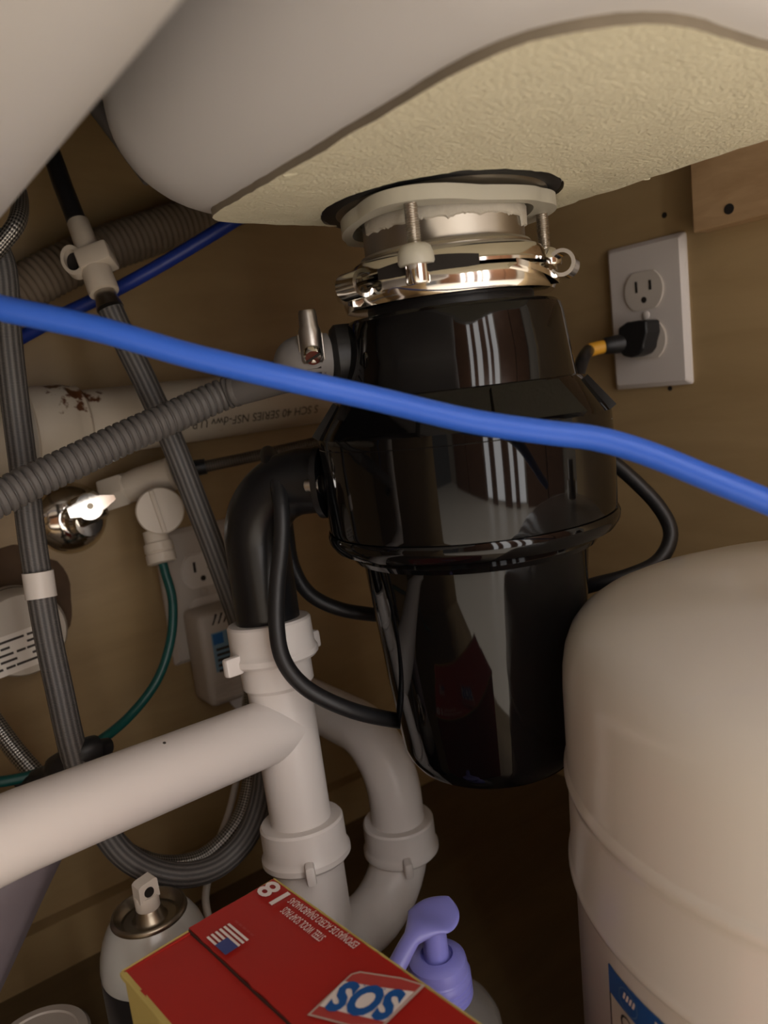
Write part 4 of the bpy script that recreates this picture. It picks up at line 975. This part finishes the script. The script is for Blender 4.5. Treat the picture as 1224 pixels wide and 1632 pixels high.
# pump head: a round dished pad that runs on into the spout
hu = unit((PL(618, 1532, 'z', pb0[2]+0.036)-PL(690, 1468, 'z', pb0[2]+0.036))*A([1, 1, 0])); hv_ = np.cross(zz, hu); htop = PO+zz*0.0345
V = []; F = []; K = 40; ns = 24
for i in range(K+1):
    t = i/K; x = -0.01395+0.04895*t**1.7
    if x < 0.004: w_ = max(0.0006, math.sqrt(max(0, 0.0140**2-(x)**2)))
    else: w_ = 0.01342-(0.01342-0.0050)*min(1, (x-0.004)/0.012)**0.8
    zt_ = 0.0040-0.0016*math.exp(-(x/0.008)**2)*1.0-0.0130*max(0, (x-0.008)/0.028)**1.6
    th = (0.0026+0.0030*min(1, max(0, (x-0.006)/0.02)))*min(1, math.sqrt(w_/0.008))
    for j in range(ns):
        a = 2*math.pi*j/ns
        V.append(htop+hu*x+hv_*w_*math.cos(a)+zz*(zt_-th+th*math.sin(a)*(1 if math.sin(a) > 0 else 1)))
for i in range(K):
    for j in range(ns):
        k = (j+1) % ns; F.append([i*ns+j, i*ns+k, (i+1)*ns+k, (i+1)*ns+j])
F += [list(range(ns))[::-1], [K*ns+j for j in range(ns)]]
mk('pump_head', (np.array(V), F), M_lilac, pump, angle=60, label='lilac pump head with spout')

# ------------------------------------------------------------------ things at the left edge of the floor
V = []; F = []; nu, nv = 40, 28
bt_, bb_ = P(58, 1330, 0.425), P(-62, 1610, 0.430)
bb_ = bt_+(bb_-bt_)*(bt_[2]/(bt_[2]-bb_[2]))                # leans down to the cabinet floor
for i in range(nv+1):
    t = i/nv; c = bt_*(1-t)+bb_*t; rs = 0.038*(1-0.25*t)*(math.sin(min(1, (t+0.02)*5)*math.pi/2))*(1 if t < 0.9 else math.sqrt(max(0.01, 1-((t-0.9)/0.1)**2)))
    for j in range(nu):
        a = 2*math.pi*j/nu
        k = 1+0.07*noise.noise(Vector((math.cos(a)*2.5, math.sin(a)*2.5, t*2)))+0.03*noise.noise(Vector((math.cos(a)*8, math.sin(a)*8, t*2)))
        V.append((c[0]+rs*k*math.cos(a), c[1]+0.8*rs*k*math.sin(a)+0.030, max(0.001, c[2])))
for i in range(nv):
    for j in range(nu):
        k = (j+1) % nu; F.append([i*nu+j, i*nu+k, (i+1)*nu+k, (i+1)*nu+j])
F += [list(range(nu))[::-1], [nv*nu+j for j in range(nu)]]
mk('plastic_bag', (np.array(V), F), M_bag, label='greyish lilac bag leaning under the branch pipe at the left edge', cat='bag', angle=180)
jc = P(58, 1662, 0.46)
jar = thing('lidded_jar', 'white round lid of a jar at the bottom left corner', 'jar', (jc[0], jc[1], 0))
mk('lid', capped([(0.0300, -0.014), (0.0306, -0.013), (0.0306, -0.002), (0.0290, 0), (0.024, 0.0004), (0.0232, -0.0006)], origin=jc, seg=56), M_adapter, jar, angle=30)
mk('jar_body', capped([(0.027, -jc[2]), (0.029, -jc[2]+0.003), (0.029, -0.014)], origin=jc, seg=48), M_canbody, jar)
